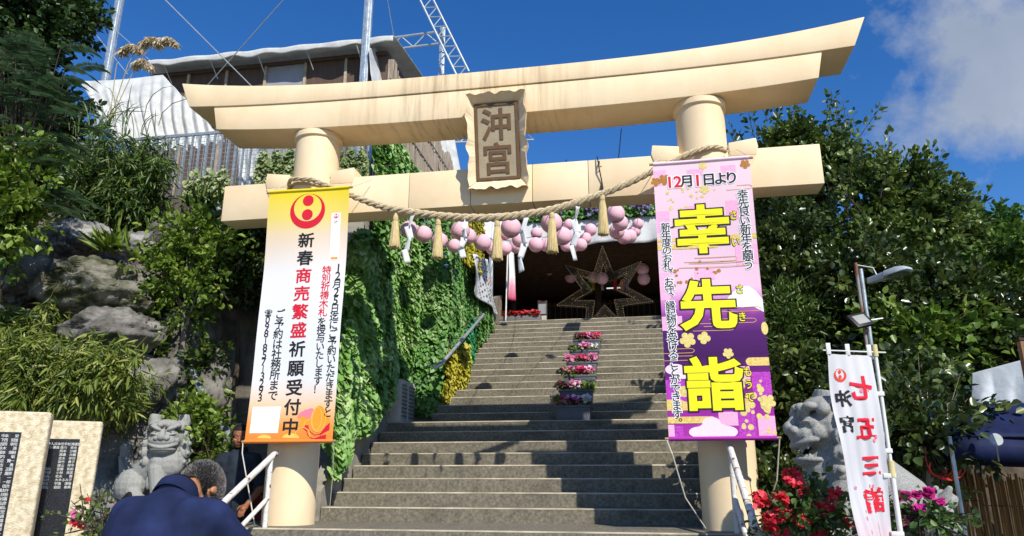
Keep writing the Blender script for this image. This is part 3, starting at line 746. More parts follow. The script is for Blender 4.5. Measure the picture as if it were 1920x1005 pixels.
g1_ = wallspots(1800, 11.75, 12.7, lambda y: stepz(y) + .06, lambda y: stepz(y) + .85, -2.98, .2)
ivy('artificial_ivy', 'emerald ivy patch on the stair edge beside the low yellow ivy', [(g1_, (1, -.3, 0))], IVYG, .07, 'artificial ivy hung on the stair wall')
def fencespots(n, px0, px1, py0, py1, Y=8.93):
    a = at(px0, py1, Y); b = at(px1, py0, Y)
    k = rng.random((n, 3)); return np.stack([a.x + (b.x - a.x) * k[:, 0], Y - .02 - .09 * k[:, 1], a.z + (b.z - a.z) * k[:, 2] * (.55 + .45 * np.sin(k[:, 0] * 9 + px0) ** 2)], 1)
FG = 'pale variegated ivy on the mesh fence'
ivy('variegated_ivy', 'pale variegated ivy on the fence left of the tie beam end', [(fencespots(330, 352, 436, 312, 372), (0, -1, 0))], IVYW, .075, FG)
ivy('variegated_ivy', 'pale variegated ivy on the fence just left of the left pillar', [(fencespots(900, 484, 560, 278, 350), (0, -1, 0))], IVYW, .075, FG)
ivy('variegated_ivy', 'pale variegated ivy on the fence just right of the left pillar', [(fencespots(650, 632, 694, 276, 345), (0, -1, 0))], IVYW, .075, FG)

BARK = mat('bark', rgb('#4a3f33'), .9, .3, 14, .8, 60, stretch=(1, 1, .3)); BARKP = mat('bark_grey', rgb('#7c7466'), .9, .25, 14, .8, 60, stretch=(1, 1, .3))
def tree(name, label, base, cc, cr, lobes, tips, per, leaf, lm, tr=.07, shape='oval', spread=.34, droop=.2, group=None, cat='tree', fill=.45, bark=None, up=.5, lobe_r=.5, curl=.1, twigs=50, sprigs=0):
    """trunk, limbs to every lobe of the crown, twigs to some tips, leaves in sprays from the tips"""
    base = Vector(base); cc = Vector(cc); cr = Vector(cr) if hasattr(cr, '__len__') else Vector((cr,) * 3)
    root = thing(name, label, cat, base, group)
    T = []; Dr = []; wood = MB(); k = 7
    top = cc + Vector((0, 0, cr.z * .3)); pts = []
    for i in range(k + 1):
        t = i / k; p = base.lerp(top, t); p += Vector((noise.noise(p * 1.3 + Vector((3, 0, 0))), noise.noise(p * 1.3 + Vector((0, 9, 0))), 0)) * .25 * math.sin(math.pi * t) * cr.x; pts.append(p)
    wood.tube(pts, [tr * (1 - .8 * i / k) + .004 for i in range(k + 1)], 7); wood.build('trunk', bark or BARK, root, True)
    lim = MB(); L = []
    for i in range(lobes):
        d = Vector(unit(1)[0]); q = cc + Vector((d.x * cr.x, d.y * cr.y, d.z * cr.z)) * (random.random() ** .45) * .85
        L.append(q); s = pts[min(k, 2 + int(random.random() * 5))]
        lim.tube([s, s.lerp(q, .5) + Vector((0, 0, .08)), q], [tr * .45, tr * .28, tr * .1 + .002], 5)
    w_ = np.array([.6 + random.random() for _ in L]); w_ /= w_.sum()
    for i, q in enumerate(L):
        n_ = int(tips * w_[i]); lr = lobe_r * (.7 + .6 * random.random())
        d = unit(n_); r_ = rng.random((n_, 1)) ** fill
        p = np.array(q) + d * r_ * lr * np.array(cr) * .95
        o_ = p - np.array(cc); o_ /= np.linalg.norm(o_, axis=1, keepdims=True) + 1e-6
        dd = d * .7 + o_ * .5 + np.array([0, 0, .25]) + unit(n_) * .35
        dd /= np.linalg.norm(dd, axis=1, keepdims=True); T.append(p); Dr.append(dd)
        for j in range(min(n_, max(1, twigs // lobes))): lim.tube([q, Vector(p[j]), Vector(p[j] + dd[j] * spread)], [tr * .12 + .003, .005, .002], 4)
    X = []
    for j in range(sprigs):   # long leafy shoots standing out of the top
        a = random.uniform(-1, 1); q = cc + Vector((a * cr.x * .85, random.uniform(-.6, .3) * cr.y, cr.z * (.75 - .45 * a * a))); d = Vector((a * .45 + random.gauss(0, .2), random.gauss(-.1, .2), 1)).normalized(); L_ = random.uniform(.45, .95)
        lim.tube([q - d * .2, q + d * L_], [.009, .003], 4); X.append((q, d, L_))
    lim.build('branches', bark or BARK, root, True)
    T = np.concatenate(T); Dr = np.concatenate(Dr)
    P, D, U_, s, v = sprays(T, Dr, per, spread, leaf, droop, up)
    for q, d, L_ in X:
        e = sprays(np.array([q]), np.array([d]), int(26 * L_ / .7), L_, leaf * 1.05, 0.0, .3)
        P, D, U_, s, v = [np.concatenate(z) for z in zip((P, D, U_, s, v), e)]
    link('crown', leaf_mesh('crown', P, D, U_, s, shape, v, curl=curl), lm, root)
    return root
GL = leafmat('glossy_dark_leaf', (.018, .034, .008), (.055, .088, .018), (.17, .21, .05), .30, .18, .6)
GM = leafmat('mid_green_leaf', (.028, .058, .012), (.09, .145, .024), (.24, .30, .07), .34, .24, .5)
GB = leafmat('bright_leaf', (.05, .10, .01), (.15, .24, .025), (.34, .42, .08), .4, .3)
GF = leafmat('far_leaf', (0.03, 0.075, 0.015), (0.075, 0.18, 0.03), (0.18, 0.33, 0.075), .45, .25)
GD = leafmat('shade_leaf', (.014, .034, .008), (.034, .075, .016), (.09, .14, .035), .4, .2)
GBAM = leafmat('bamboo_leaf', (.05, .09, .01), (.17, .23, .03), (.46, .46, .13), .45, .3)
GFE = leafmat('feather_leaf', (0.039, 0.091, 0.039), (0.078, 0.156, 0.065), (0.156, 0.26, 0.117), .45, .25)
GY = leafmat('yellow_green_leaf', (.05, .10, .012), (.12, .21, .025), (.26, .34, .06), .4, .28)
def sz(px, py, Y, n):
    d = ray(px, py) * (Y / ray(px, py).y); f = Vector((-math.sin(YAW) * math.cos(PITCH), math.cos(YAW) * math.cos(PITCH), math.sin(PITCH)))
    return n * d.dot(f) / FPX
RG = 'trees crowding the bank right of the stairs'
def rtree(label, px, py, Y, rx, rz, lobes, tips, per, leaf, lm, gz=None, **kw):
    c_ = at(px, py, Y); a = sz(px, py, Y, rx); b = sz(px, py, Y, rz); g = hr(c_.x, Y) if gz is None else gz
    return tree(kw.pop('name', 'broadleaf_tree'), label, (c_.x, Y + .1, g - .1), c_, (a, a * .8, b), lobes, tips, per, leaf, lm, group=kw.pop('group', RG), **kw)
rtree('dark bushy tree rising behind the right end of the tie beam', 1500, 335, 12.5, 125, 120, 17, 700, 24, .095, GM, tr=.09, lobe_r=.30, sprigs=16)
rtree('tall tree with long leafy sprigs against the sky', 1665, 455, 11.2, 110, 130, 17, 640, 24, .10, GM, tr=.09, lobe_r=.28, spread=.52, sprigs=26)
rtree('pale green round tree at the far right edge', 1875, 470, 13.5, 100, 85, 11, 560, 22, .11, GF, tr=.09)
rtree('mid green tree between the sprigged tree and the far right tree', 1775, 490, 12.2, 95, 110, 15, 600, 24, .10, GM, tr=.08, lobe_r=.32, spread=.42, sprigs=16)
rtree('dense dark tree right behind the street lamp', 1640, 600, 9.6, 150, 130, 16, 1000, 24, .088, GL, tr=.08)
rtree('dark hedge like tree beside the pink and purple banner', 1470, 560, 9.9, 85, 170, 16, 960, 24, .08, GL, tr=.07)
rtree('glossy leaved tree above the grey tarpaulin', 1785, 590, 8.8, 105, 95, 14, 760, 22, .085, GL, tr=.07)
rtree('sunny yellow green tree at the right frame edge above the wooden post', 1925, 550, 9.0, 85, 85, 11, 460, 22, .085, GY, tr=.07)
rtree('dark shrub behind the right lion statue', 1470, 830, 8.2, 90, 150, 13, 620, 22, .085, GL, tr=.05, name='shrub')
rtree('dark shrub behind the white flag', 1640, 790, 7.9, 110, 110, 13, 620, 22, .085, GL, tr=.05, name='shrub')
rtree('low branching shrub in front of the reed screen', 1725, 800, 6.6, 72, 50, 9, 150, 16, .085, GL, tr=.03, name='shrub', gz=-1.1, spread=.4, bark=BARKP)
rtree('dark undergrowth shrub between pillar and lion pedestal', 1455, 960, 7.6, 60, 70, 8, 330, 20, .075, GL, tr=.03, name='shrub', gz=-.8)

LG = 'trees and shrubs on the rock slope left of the gate'
def ltree(label, px, py, Y, rx, rz, lobes, tips, per, leaf, lm, gz, **kw):
    c_ = at(px, py, Y); a = sz(px, py, Y, rx); b = sz(px, py, Y, rz)
    return tree(kw.pop('name', 'broadleaf_tree'), label, (c_.x + kw.pop('bx', 0), Y + .15, gz), c_, (a, a * .85, b), lobes, tips, per, leaf, lm, group=LG, **kw)
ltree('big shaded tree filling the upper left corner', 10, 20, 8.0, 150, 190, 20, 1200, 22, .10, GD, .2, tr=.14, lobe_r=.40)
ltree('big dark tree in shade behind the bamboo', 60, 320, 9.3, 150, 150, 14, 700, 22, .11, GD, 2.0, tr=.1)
ltree('leafy shrub with glossy oval leaves at the left edge', 18, 375, 6.6, 72, 110, 11, 240, 18, .09, GB, .2, tr=.04, name='shrub', fill=.7)
ltree('bright yellow green shrub left of the white and orange banner', 352, 505, 7.9, 78, 105, 12, 300, 18, .08, GB, 1.4, tr=.04, name='shrub', bark=BARKP, lobe_r=.42, fill=.6)
ltree('small bright shrub beside the left lion statue', 375, 820, 7.6, 48, 70, 7, 130, 16, .075, GB, -.75, tr=.02, name='shrub', fill=.7)
ltree('dark shrub in the shade under the tie beam', 455, 480, 8.5, 55, 70, 8, 300, 20, .085, GL, 1.6, tr=.03, name='shrub')
ltree('sunlit shrub over the boulders left of the grey pipe', 310, 690, 8.1, 75, 80, 8, 150, 16, .085, GM, .6, tr=.03, name='shrub', fill=.7)
# feathery tree: flat fronds of small leaflets
def fronds(name, label, cat, base, tips, lm, length, leaf, droop, group=None, pairs=16, shape='blade', bark=None, stemr=.02, fan=0.0):
    root = thing(name, label, cat, base, group); wood = MB(); P = []; D = []; U_ = []
    for t in tips:
        t = Vector(t); out = (t - Vector(base)); out.z *= .3; out = out.normalized() if out.length else Vector((1, 0, 0))
        d = (out + Vector(unit(1)[0]) * .6); d.z = abs(d.z) * .3; d.normalize(); L_ = length * (.7 + .5 * random.random()); sd = d.cross(Vector((0, 0, 1))).normalized(); nz = sd.cross(d)
        wood.tube([Vector(base).lerp(t, .35) + Vector(unit(1)[0]) * .05, t], [stemr * .5, .006], 4)
        sp = [t + d * L_ * u - Vector((0, 0, droop * L_ * u * u)) for u in (0, .25, .5, .75, 1)]
        wood.tube(sp, [.006, .005, .004, .003, .002], 4)
        for i in range(pairs):
            u = (i + .6) / pairs
            for s in (-1, 1):
                P.append(t + d * L_ * u - Vector((0, 0, droop * L_ * u * u))); D.append(sd * s + d * (.35 + fan) - Vector((0, 0, .25))); U_.append(nz + Vector(unit(1)[0]) * .2)
    wood.build('stems', bark or BARK, root, True)
    P = np.array([tuple(p) for p in P]); D = np.array([tuple(p) for p in D]); U_ = np.array([tuple(p) for p in U_])
    link('leaves', leaf_mesh('leaves', P, D, U_, leaf * (.7 + .5 * rng.random(len(P))), shape), lm, root)
    return root
tp = []
for i in range(130):
    px = random.gauss(55, 45); py = random.uniform(60, 370) + px * .25; tp.append(at(px, py, 6.6 + .8 * random.random()))
fronds('feathery_tree', 'feathery tree with fine drooping fronds in the upper left', 'tree', at(20, 420, 7.2), tp, GFE, .42, .13, .5, LG, 18)
def bamboo(name, label, foot, n, spread, h, per, leaf, lm, lean=.25, cat='bamboo'):
    foot = Vector(foot); root = thing(name, label, cat, foot, LG); st_ = MB(); T = []; Dd = []
    for i in range(n):
        a = random.uniform(0, 6.28); b = foot + Vector((math.cos(a), .5 * math.sin(a), 0)) * spread * random.random() ** .5
        hh = h * (.6 + .5 * random.random()); ln = Vector((math.cos(a) * lean + random.gauss(0, .1), -.1 + random.gauss(0, .12), 0)) * hh
        pts = [b + ln * u * u + Vector((0, 0, hh * u)) for u in (0, .3, .55, .8, 1)]
        st_.tube(pts, [.012, .011, .009, .006, .003], 5)
        for j in range(per):
            u = .25 + .75 * random.random(); p = b + ln * u * u + Vector((0, 0, hh * u)); T.append(tuple(p)); d = Vector(unit(1)[0]); d.z = d.z * .4; Dd.append(tuple(d.normalized()))
    st_.build('canes', mat('cane', rgb('#6f7a3a'), .5, .2, 10), root, True)
    P, D, U_, s, v = sprays(np.array(T), np.array(Dd), 7, .22, leaf, .5, .4)
    D[:, 2] -= .35
    link('leaves', leaf_mesh('leaves', P, D, U_, s, 'blade', v, curl=.25), lm, root); return root
GBD = leafmat('bamboo_leaf_dark', (.035, .08, .012), (.09, .16, .028), (.26, .32, .09), .42, .3)
bamboo('bamboo_clump', 'dark bamboo clump under the white tarpaulin beside the mesh fence', at(205, 440, 8.6), 60, .75, 1.35, 36, .125, GBD, .16)
bamboo('bamboo_clump', 'yellow green bamboo grass above the granite memorial slabs', at(85, 790, 6.6), 60, .75, .85, 18, .125, GBAM, .45)
bamboo('bamboo_clump', 'sunlit bamboo grass at the left edge below the dark rock', at(15, 690, 7.2), 30, .45, .75, 16, .12, GBAM, .4)
bamboo('bamboo_clump', 'thin bamboo grass between the memorial slab and the left lion', at(195, 800, 7.3), 16, .4, .6, 12, .12, GBAM, .4)
# pampas grass
def pampas(root_px, plumes):
    b = at(*root_px); root = thing('pampas_grass', 'pampas grass with pale feathery plumes above the white tarpaulin', 'grass', b, None)
    sm = MB(); P = []; D = []; U_ = []
    for px, py, qx, qy in plumes:
        e = at(px, py, root_px[2]); f_ = at(qx, qy, root_px[2] - .05); mid_ = b.lerp(e, .6) + Vector((-.03, 0, .18)); sm.tube([b, mid_, e], [.008, .006, .004], 5)
        n_ = 700
        for i in range(n_):
            t = random.random(); q = e.lerp(f_, t) + Vector((0, 0, .10 * math.sin(math.pi * t))); P.append(tuple(q)); D.append((random.gauss(.25, .25), random.gauss(0, .3), -1.0 + .5 * random.random())); U_.append(tuple(unit(1)[0]))
    sm.build('stalks', mat('pampas_stalk', rgb('#a5975f'), .7), root)
    link('plumes', leaf_mesh('plumes', np.array(P), np.array(D), np.array(U_), .17 * (.5 + .6 * rng.random(len(P))), 'blade'), leafmat('plume', (.42, .33, .18), (.62, .52, .34), (.80, .72, .56), .7, .4), root)
    gr = MB()
    for i in range(46):
        q = b + Vector((random.gauss(0, .35), random.gauss(0, .15), random.uniform(-.3, 0))); a = random.gauss(.1, .5); L_ = random.uniform(.4, .9)
        gr.tube([q + Vector((a * L_ * t * t * 1.1, -.1 * t, L_ * (t - .42 * t * t * abs(a) - .25 * t ** 3))) for t in (0, .25, .5, .75, 1)], [.007, .008, .007, .005, .001], 4)
    gr.build('leaves', mat('pampas_leaf', rgb('#4d6030'), .5, .25, 12), root)
pampas((205, 230, 8.9), [(225, 95, 262, 90), (262, 82, 300, 76), (290, 80, 330, 78), (250, 118, 280, 122)])
def tuft(label, px, py, Y, n, leaf, lm, name='grass_tuft', cat='grass'):
    b = at(px, py, Y); P = np.tile(np.array(b), (n, 1)) + rng.normal(size=(n, 3)) * np.array([.12, .08, .02]); D = rng.normal(size=(n, 3)) * np.array([.6, .5, .3]) + np.array([0, -.1, .75])
    root = thing(name, label, cat, b, LG); link('blades', leaf_mesh('blades', P, D, unit(n) + np.array([0, -.6, .4]), leaf * (.6 + .7 * rng.random(n)), 'blade', curl=.35), lm, root); return root
tuft('small fern tuft in front of the pale boulders', 214, 470, 7.9, 120, .28, GB)
tuft('grass tuft hanging on the mossy rock', 130, 640, 7.5, 130, .3, GBAM)
tuft('spiky leaf tuft at the foot of the fence wall', 383, 385, 8.7, 60, .3, GM)

rtree('light thin leaved bamboo like shrub behind the top of the pink banner edge', 1490, 640, 9.0, 45, 85, 7, 170, 16, .12, GBD, tr=.03, shape='blade', name='shrub', spread=.4)
rtree('sprig of pale glossy leaves hanging below the street lamp', 1735, 640, 8.3, 80, 45, 7, 110, 14, .10, GY, tr=.02, name='shrub', spread=.4, gz=.5)
# ------------------------------------------------------------------ sacred rope, tassels, paper streamers
STRAW = mat('straw', rgb('#cdb274'), .8, .2, 9, .6, 40, col2=rgb('#e6d3a0'), stretch=(14, 14, 1.2))
ROPE = mat('straw_rope', rgb('#b9a47c'), .85, .2, 30, .8, 90, col2=rgb('#dccbaa'))
PAPER = mat('white_paper', (.80, .80, .78), .7, .03, 12, trans=.2)
RP = [(-3.90, 7.30, 3.66), (-3.80, 7.12, 3.735), (-3.55, 7.07, 3.70), (-3.408, 7.05, 3.641), (-3.017, 7.05, 3.46), (-2.639, 7.05, 3.303), (-2.153, 7.05, 3.186), (-1.739, 7.05, 3.123), (-1.392, 7.05, 3.102), (-1.078, 7.05, 3.118), (-.768, 7.05, 3.157), (-.376, 7.05, 3.262), (.013, 7.05, 3.401), (.458, 7.06, 3.607), (.70, 7.08, 3.715), (.92, 7.14, 3.775), (1.07, 7.32, 3.79)]
def smooth_path(p, n):
    p = [Vector(q) for q in p]; out = []
    for i in range(len(p) - 1):
        a, b, c_, d = p[max(0, i - 1)], p[i], p[i + 1], p[min(len(p) - 1, i + 2)]
        for k in range(n):
            t = k / n; out.append(.5 * ((2 * b) + (c_ - a) * t + (2 * a - 5 * b + 4 * c_ - d) * t * t + (3 * b - a - 3 * c_ + d) * t ** 3))
    return out + [p[-1]]
path = smooth_path(RP, 26)
def twisted(mb, path, rf, pitch, n=7):
    s = 0; L_ = [0]
    for i in range(1, len(path)): s += (path[i] - path[i - 1]).length; L_.append(s)
    for k in range(3):
        pts = []; rr = []
        for i, p in enumerate(path):
            d = (path[min(i + 1, len(path) - 1)] - path[max(0, i - 1)]).normalized(); a = d.cross(Vector((0, 1, 0))).normalized(); b = a.cross(d)
            r_ = rf(L_[i] / s); t = 2 * math.pi * (L_[i] / pitch + k / 3)
            pts.append(p + (a * math.cos(t) + b * math.sin(t)) * r_ * .58); rr.append(r_ * .50)
        mb.tube(pts, rr, n)
rp = thing('sacred_rope', 'thick twisted straw rope sagging between the two gate pillars', 'rope', path[len(path) // 2])
mb = MB(); twisted(mb, path, lambda t: .017 + .027 * math.sin(math.pi * t) ** .7, .27); mb.build('strands', ROPE, rp, True)
wr = MB()
for X, zz in ((-3.632, 3.69), (.808, 3.745)):
    ring = [Vector((X + .272 * math.cos(a), 7.4 + .272 * math.sin(a), zz + .03 * math.cos(a) * (1 if X > 0 else -1))) for a in [2 * math.pi * i / 60 for i in range(61)]]
    twisted(wr, ring, lambda t: .017, .13, 5)
twisted(wr, [Vector((-3.905, 7.33, 3.68 - .05 * i)) for i in range(9)], lambda t: .016, .13, 5)
twisted(wr, [Vector((1.05, 7.17, 3.76 - .04 * i)) for i in range(8)], lambda t: .016, .13, 5)
wr.build('pillar_wrap', ROPE, rp, True)
TS = [(-2.50, 3.215, 2.835), (-2.02, 3.135, 2.69), (-1.378, 3.085, 2.64), (-.80, 3.14, 2.69), (-.272, 3.30, 2.845)]
names = ['leftmost straw tassel hanging on the rope beside the white and orange banner', 'second straw tassel from the left on the rope in front of yellow ivy', 'middle straw tassel at the lowest point of the rope', 'fourth straw tassel from the left before a large pink lantern', 'rightmost straw tassel high on the rope near the pink banner']
def tassel(lbl, X, z1, z0):
    t = thing('straw_tassel', lbl, 'tassel', (X, 7.05, z0), 'straw tassels on the rope'); h = z1 - z0; ph = random.random() * 6
    w_ = [1 + .07 * random.uniform(-1, 1) for _ in range(72)]
    prof = [(.012, h + .03), (.016, h - .01), (.028, h - .03), (.030, h - .06), (.026, h - .075), (.036, h * .72), (.046, h * .4), (.053, h * .12), (.055, .012), (.05, 0.0), (.03, .012)]
    MB().lathe(prof, (X, 7.05, z0), 72, lambda i, j: w_[j] if i > 3 else 1).build('straw', STRAW, t, True, angle=60)
    MB().lathe([(.029, -.008), (.033, 0), (.029, .008)], (X, 7.05, z0 + h - .075), 20).build('binding', ROPE, t, True)
    fr_ = MB()
    for i in range(60):
        a = random.random() * 6.283; r0 = .040; r1 = .056 + random.uniform(-.003, .006)
        fr_.tube([(X + r0 * .75 * math.cos(a), 7.05 + r0 * .75 * math.sin(a), z0 + h * .75), (X + r1 * math.cos(a + .1), 7.05 + r1 * math.sin(a + .1), z0 + random.uniform(-.015, .02))], .0022, 4)
    fr_.build('fringe', STRAW, t)
for (X, a, b), l in zip(TS, names): tassel(l, X, a, b)
SH = [(-2.325, 3.20, 2.67, 0), (-1.717, 3.10, 2.69, 1), (-1.085, 3.09, 2.50, 2), (-.545, 3.175, 2.61, 3)]
snm = ['leftmost zigzag white paper streamer on the rope', 'second zigzag white paper streamer from the left, half turned', 'third and longest zigzag white paper streamer on the rope', 'rightmost zigzag white paper streamer on the rope']
for (X, z1, z0, k), l in zip(SH, snm):
    t = thing('paper_streamer', l, 'paper streamer', (X, 7.03, z0), 'paper streamers on the rope'); n = 4; h = (z1 - z0) / n; w_ = .062; mb = MB()
    tw = [(-.2, .5, -.4, .3), (.9, -.5, .8, .2), (.1, -.4, .5, -.9), (-.5, .4, -.3, .7)][k]
    for i in range(n):
        dx = (-.018 if i % 2 else .022) * (1 if k != 1 else .6) - .012 * i; M_ = Matrix.Rotation(tw[i], 3, 'Z') @ Matrix.Rotation((-1) ** i * .28, 3, 'Y')
        def f_(u, v): return Vector((X + dx, 7.03, z1 - h * i - .01)) + M_ @ Vector(((u - .5) * w_ * (.8 + .3 * (i > 0)), .012 * math.sin(3 * u + 2 * v + i), -v * h * 1.12))
        mb.grid(f_, 4, 5)
    me = solid(mb.mesh('fold', True), .0018); link('folds', me, PAPER, t)
    MB().tube([(X, 7.05, z1 + .06), (X, 7.04, z1 - .02)], .006, 5).build('tie', PAPER, t)
cb = MB()
for zz in range(3): cb.tube([(-.315 + .02 * zz, 7.22, 3.80 - .06 * zz), (-.30, 7.2, 3.66), (-.275, 7.235, 3.5), (-.26 - .02 * zz, 7.2, 3.36)], .007, 5)
tag(cb.build('rubber_strap', plain('black_rubber', (.012, .012, .013), .5), loc=(-.3, 7.22, 3.5)), 'loop of black cord hung over the tie beam above the last tassel', 'strap')

# ------------------------------------------------------------------ pavilion at the top of the stairs
BLK = plain('black_rubber', (.012, .012, .013), .5)
DWOOD = mat('dark_wood', rgb('#33241a'), .7, .25, 8, .3, 40, stretch=(1, 1, .3)); REED = mat('reed', rgb('#2c1f14'), .85, .3, 3, .7, 40, stretch=(3, 30, 30), col2=rgb('#5b432c'))
FAB = mat('white_fabric', rgb('#d9dad9'), .8, .05, 5, .15, 20, trans=.12); STEEL = mat('galvanised_steel', rgb('#9fa9ad'), .45, .12, 9, .1, 40, metal=.6, col2=rgb('#c3cbce'))
PF = 16.3
pav = thing('pavilion', 'dark open shrine hall with reed ceiling and white fabric fringe at the stair top', 'shrine hall', (-.9, 17.5, ZT))
for X in (-3.3, -.95, 1.25, 3.4): MB().box((X, 19.4, ZT + 1.05), (.16, .16, 2.1)).build('post', DWOOD, pav, bevel=.01)
for X in (-3.35, 3.4): MB().box((X, PF + .1, ZT + 1.1), (.09, .09, 2.2)).build('front_post', STEEL, pav, bevel=.008)
MB().b2((-3.6, PF - .02, ZT + 2.14), (3.8, PF + .1, ZT + 2.24)).build('front_beam', DWOOD, pav)
rc = MB()
for i in range(90):
    y = PF + .15 + i * .068; rc.tube([(-3.9, y, ZT + 2.10 - .02 * i * .068 + random.uniform(-.01, .01)), (4, y + random.uniform(-.02, .02), ZT + 2.10 - .02 * i * .068)], .026, 5)
rc.b2((-4, PF + .12, ZT + 2.15), (4.2, 23, ZT + 2.25)); rc.build('reed_ceiling', REED, pav)
MB().b2((-4.2, PF + .3, ZT + 2.30), (4.4, 23.4, ZT + 2.42)).build('roof', DWOOD, pav)
MB().b2((-4.1, 22.9, ZT), (4.4, 23.1, ZT + 2.3)).b2((-4.2, 17.6, ZT), (-4.0, 22.9, ZT + 2.3)).b2((4.2, 16.6, ZT), (4.4, 22.9, ZT + 2.3)).build('wall', DWOOD, pav)
lat = MB()
for i in range(34): lat.box((-2.6 + i * .16, 20.6, ZT + .85), (.035, .03, 1.7))
for z in (.1, .6, 1.1, 1.6): lat.box((.05, 20.62, ZT + z), (5.4, .03, .05))
lat.build('lattice_doors', mat('lattice_wood', rgb('#4a3626'), .7, .2, 10), pav)
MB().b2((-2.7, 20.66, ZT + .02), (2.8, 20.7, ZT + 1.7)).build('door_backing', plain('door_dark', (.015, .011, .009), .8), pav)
zb = ZT + 2.02
def val(u, v):
    x = -3.4 + 7.2 * u; s = .06 * math.sin(x * 5.3) * v + .03 * math.sin(x * 13 + 2) * v
    return (x, PF - .08 - .05 * v + s, ZT + 2.62 - (.62 + .03 * math.sin(x * 4.1 + 1)) * v)
link('fabric_fringe', solid(MB().grid(val, 110, 8).mesh('f', True), .004), FAB, pav)
hp = np.stack([-3.2 + 6.6 * rng.random(9000), PF + .02 - .22 * rng.random(9000), ZT + 2.66 + .95 * rng.random(9000) ** .9], 1)
ivy('artificial_ivy', 'green ivy hedge above the white fabric fringe of the shrine hall', [(hp, (0, -1, .1))], IVYD, .085, None)
MB().b2((-3.2, PF + .1, ZT + 2.45), (3.4, PF + .2, ZT + 3.6)).build('hedge_board', DWOOD, pav)
wp = np.stack([-2.6 + 3.2 * rng.random(260), PF - .24 - .05 * rng.random(260), ZT + 2.66 + .6 * rng.random(260)], 1)
wp = wp[np.sin(wp[:, 0] * 6.1) > .1]
ivy('artificial_wisteria', 'purple wisteria blossoms hanging in the hedge above the fabric fringe', [(wp, (0, -1, -.3))], leafmat('wisteria', (.08, .04, .18), (.18, .10, .34), (.40, .30, .55), .6, .3), .085, None, cat='blossom')
# festoon star
scx = at(1133, 550, 15.75); sR = sz(1133, 550, 15.75, 92); star = thing('star_frame', 'large seven pointed star frame edged with tiny bulbs at the stair top', 'light decoration', (scx.x, 15.75, ZT))
def starpts(R_, r_): return [Vector((scx.x + (R_ if i % 2 == 0 else r_) * math.sin(math.pi * i / 7), 15.75, scx.z + (R_ if i % 2 == 0 else r_) * math.cos(math.pi * i / 7))) for i in range(14)]
oa, ob = starpts(sR, sR * .46), starpts(sR * .62, sR * .25)
fm = MB(); bl = MB(); net = MB()
for ring, yy in ((oa, -.06), (ob, -.06), (oa, .06), (ob, .06)):
    for i in range(14):
        p, q = ring[i] + Vector((0, yy, 0)), ring[(i + 1) % 14] + Vector((0, yy, 0)); fm.tube([p, q], .0035, 4)
        if yy < 0:
            m_ = int((q - p).length / .045)
            for k in range(m_): bl.ell(p.lerp(q, (k + .5) / m_) - Vector((0, .012, 0)), .0062, None, 6, 4)
for i in range(14):
    a, b, c_, d = oa[i], oa[(i + 1) % 14], ob[(i + 1) % 14], ob[i]
    for k in range(12):
        t = k / 12; net.tube([a.lerp(b, t), d.lerp(c_, t)], .0022, 3)
    for k in range(1, 5): net.tube([a.lerp(d, k / 5), b.lerp(c_, k / 5)], .0022, 3)
    for k in range(12):
        q = a.lerp(b, random.random()).lerp(d.lerp(c_, random.random()), random.random()); bl.ell(q - Vector((0, .02, 0)), .006, None, 5, 3)
fm.build('frame', mat('star_metal', rgb('#4e4536'), .5, metal=.4), star); net.build('netting', mat('star_net', rgb('#3b342a'), .7), star)
bm2 = mat('warm_bulb', rgb('#b39a66'), .4); p_ = bm2.node_tree.nodes['Principled BSDF']; p_.inputs['Emission Color'].default_value = (1, .8, .4, 1); p_.inputs['Emission Strength'].default_value = .03
bl.build('bulbs', bm2, star)
# things under the roof
def board(label, px, py, Y, w_, h_, m, txt=None, base=None):
    q = at(px, py, Y); t = thing('notice_board', label, 'sign', (q.x, Y, ZT)); MB().box((q.x, Y, ZT + h_ / 2 + .05), (w_, .04, h_)).build('frame', DWOOD, t, bevel=.006)
    MB().box((q.x, Y - .024, ZT + h_ * .75), (w_ * .8, .006, h_ * .38)).build('sheet', m, t); MB().box((q.x, Y - .024, ZT + h_ * .28), (w_ * .86, .006, h_ * .42)).build('sheet', mat('aged_paper', rgb('#b8b0a0'), .8, .2, 20), t)
    for s in (-1, 1): MB().box((q.x + s * w_ * .42, Y, ZT + .03), (.04, .2, .06)).build('foot', DWOOD, t)
board('narrow notice board on the floor left of the star', 1017, 570, 16.1, .22, .62, mat('paper_grey', rgb('#8b8f92'), .7, .2, 9))
pt = at(975, 585, 15.6); tr_ = thing('flower_trough', 'long low trough of red flowers at the top of the stairs', 'planter', (pt.x, 15.6, ZT)); MB().box((pt.x, 15.6, ZT + .1), (.95, .24, .2)).build('box', mat('trough_grey', rgb('#6b6a68'), .8), tr_, bevel=.01)
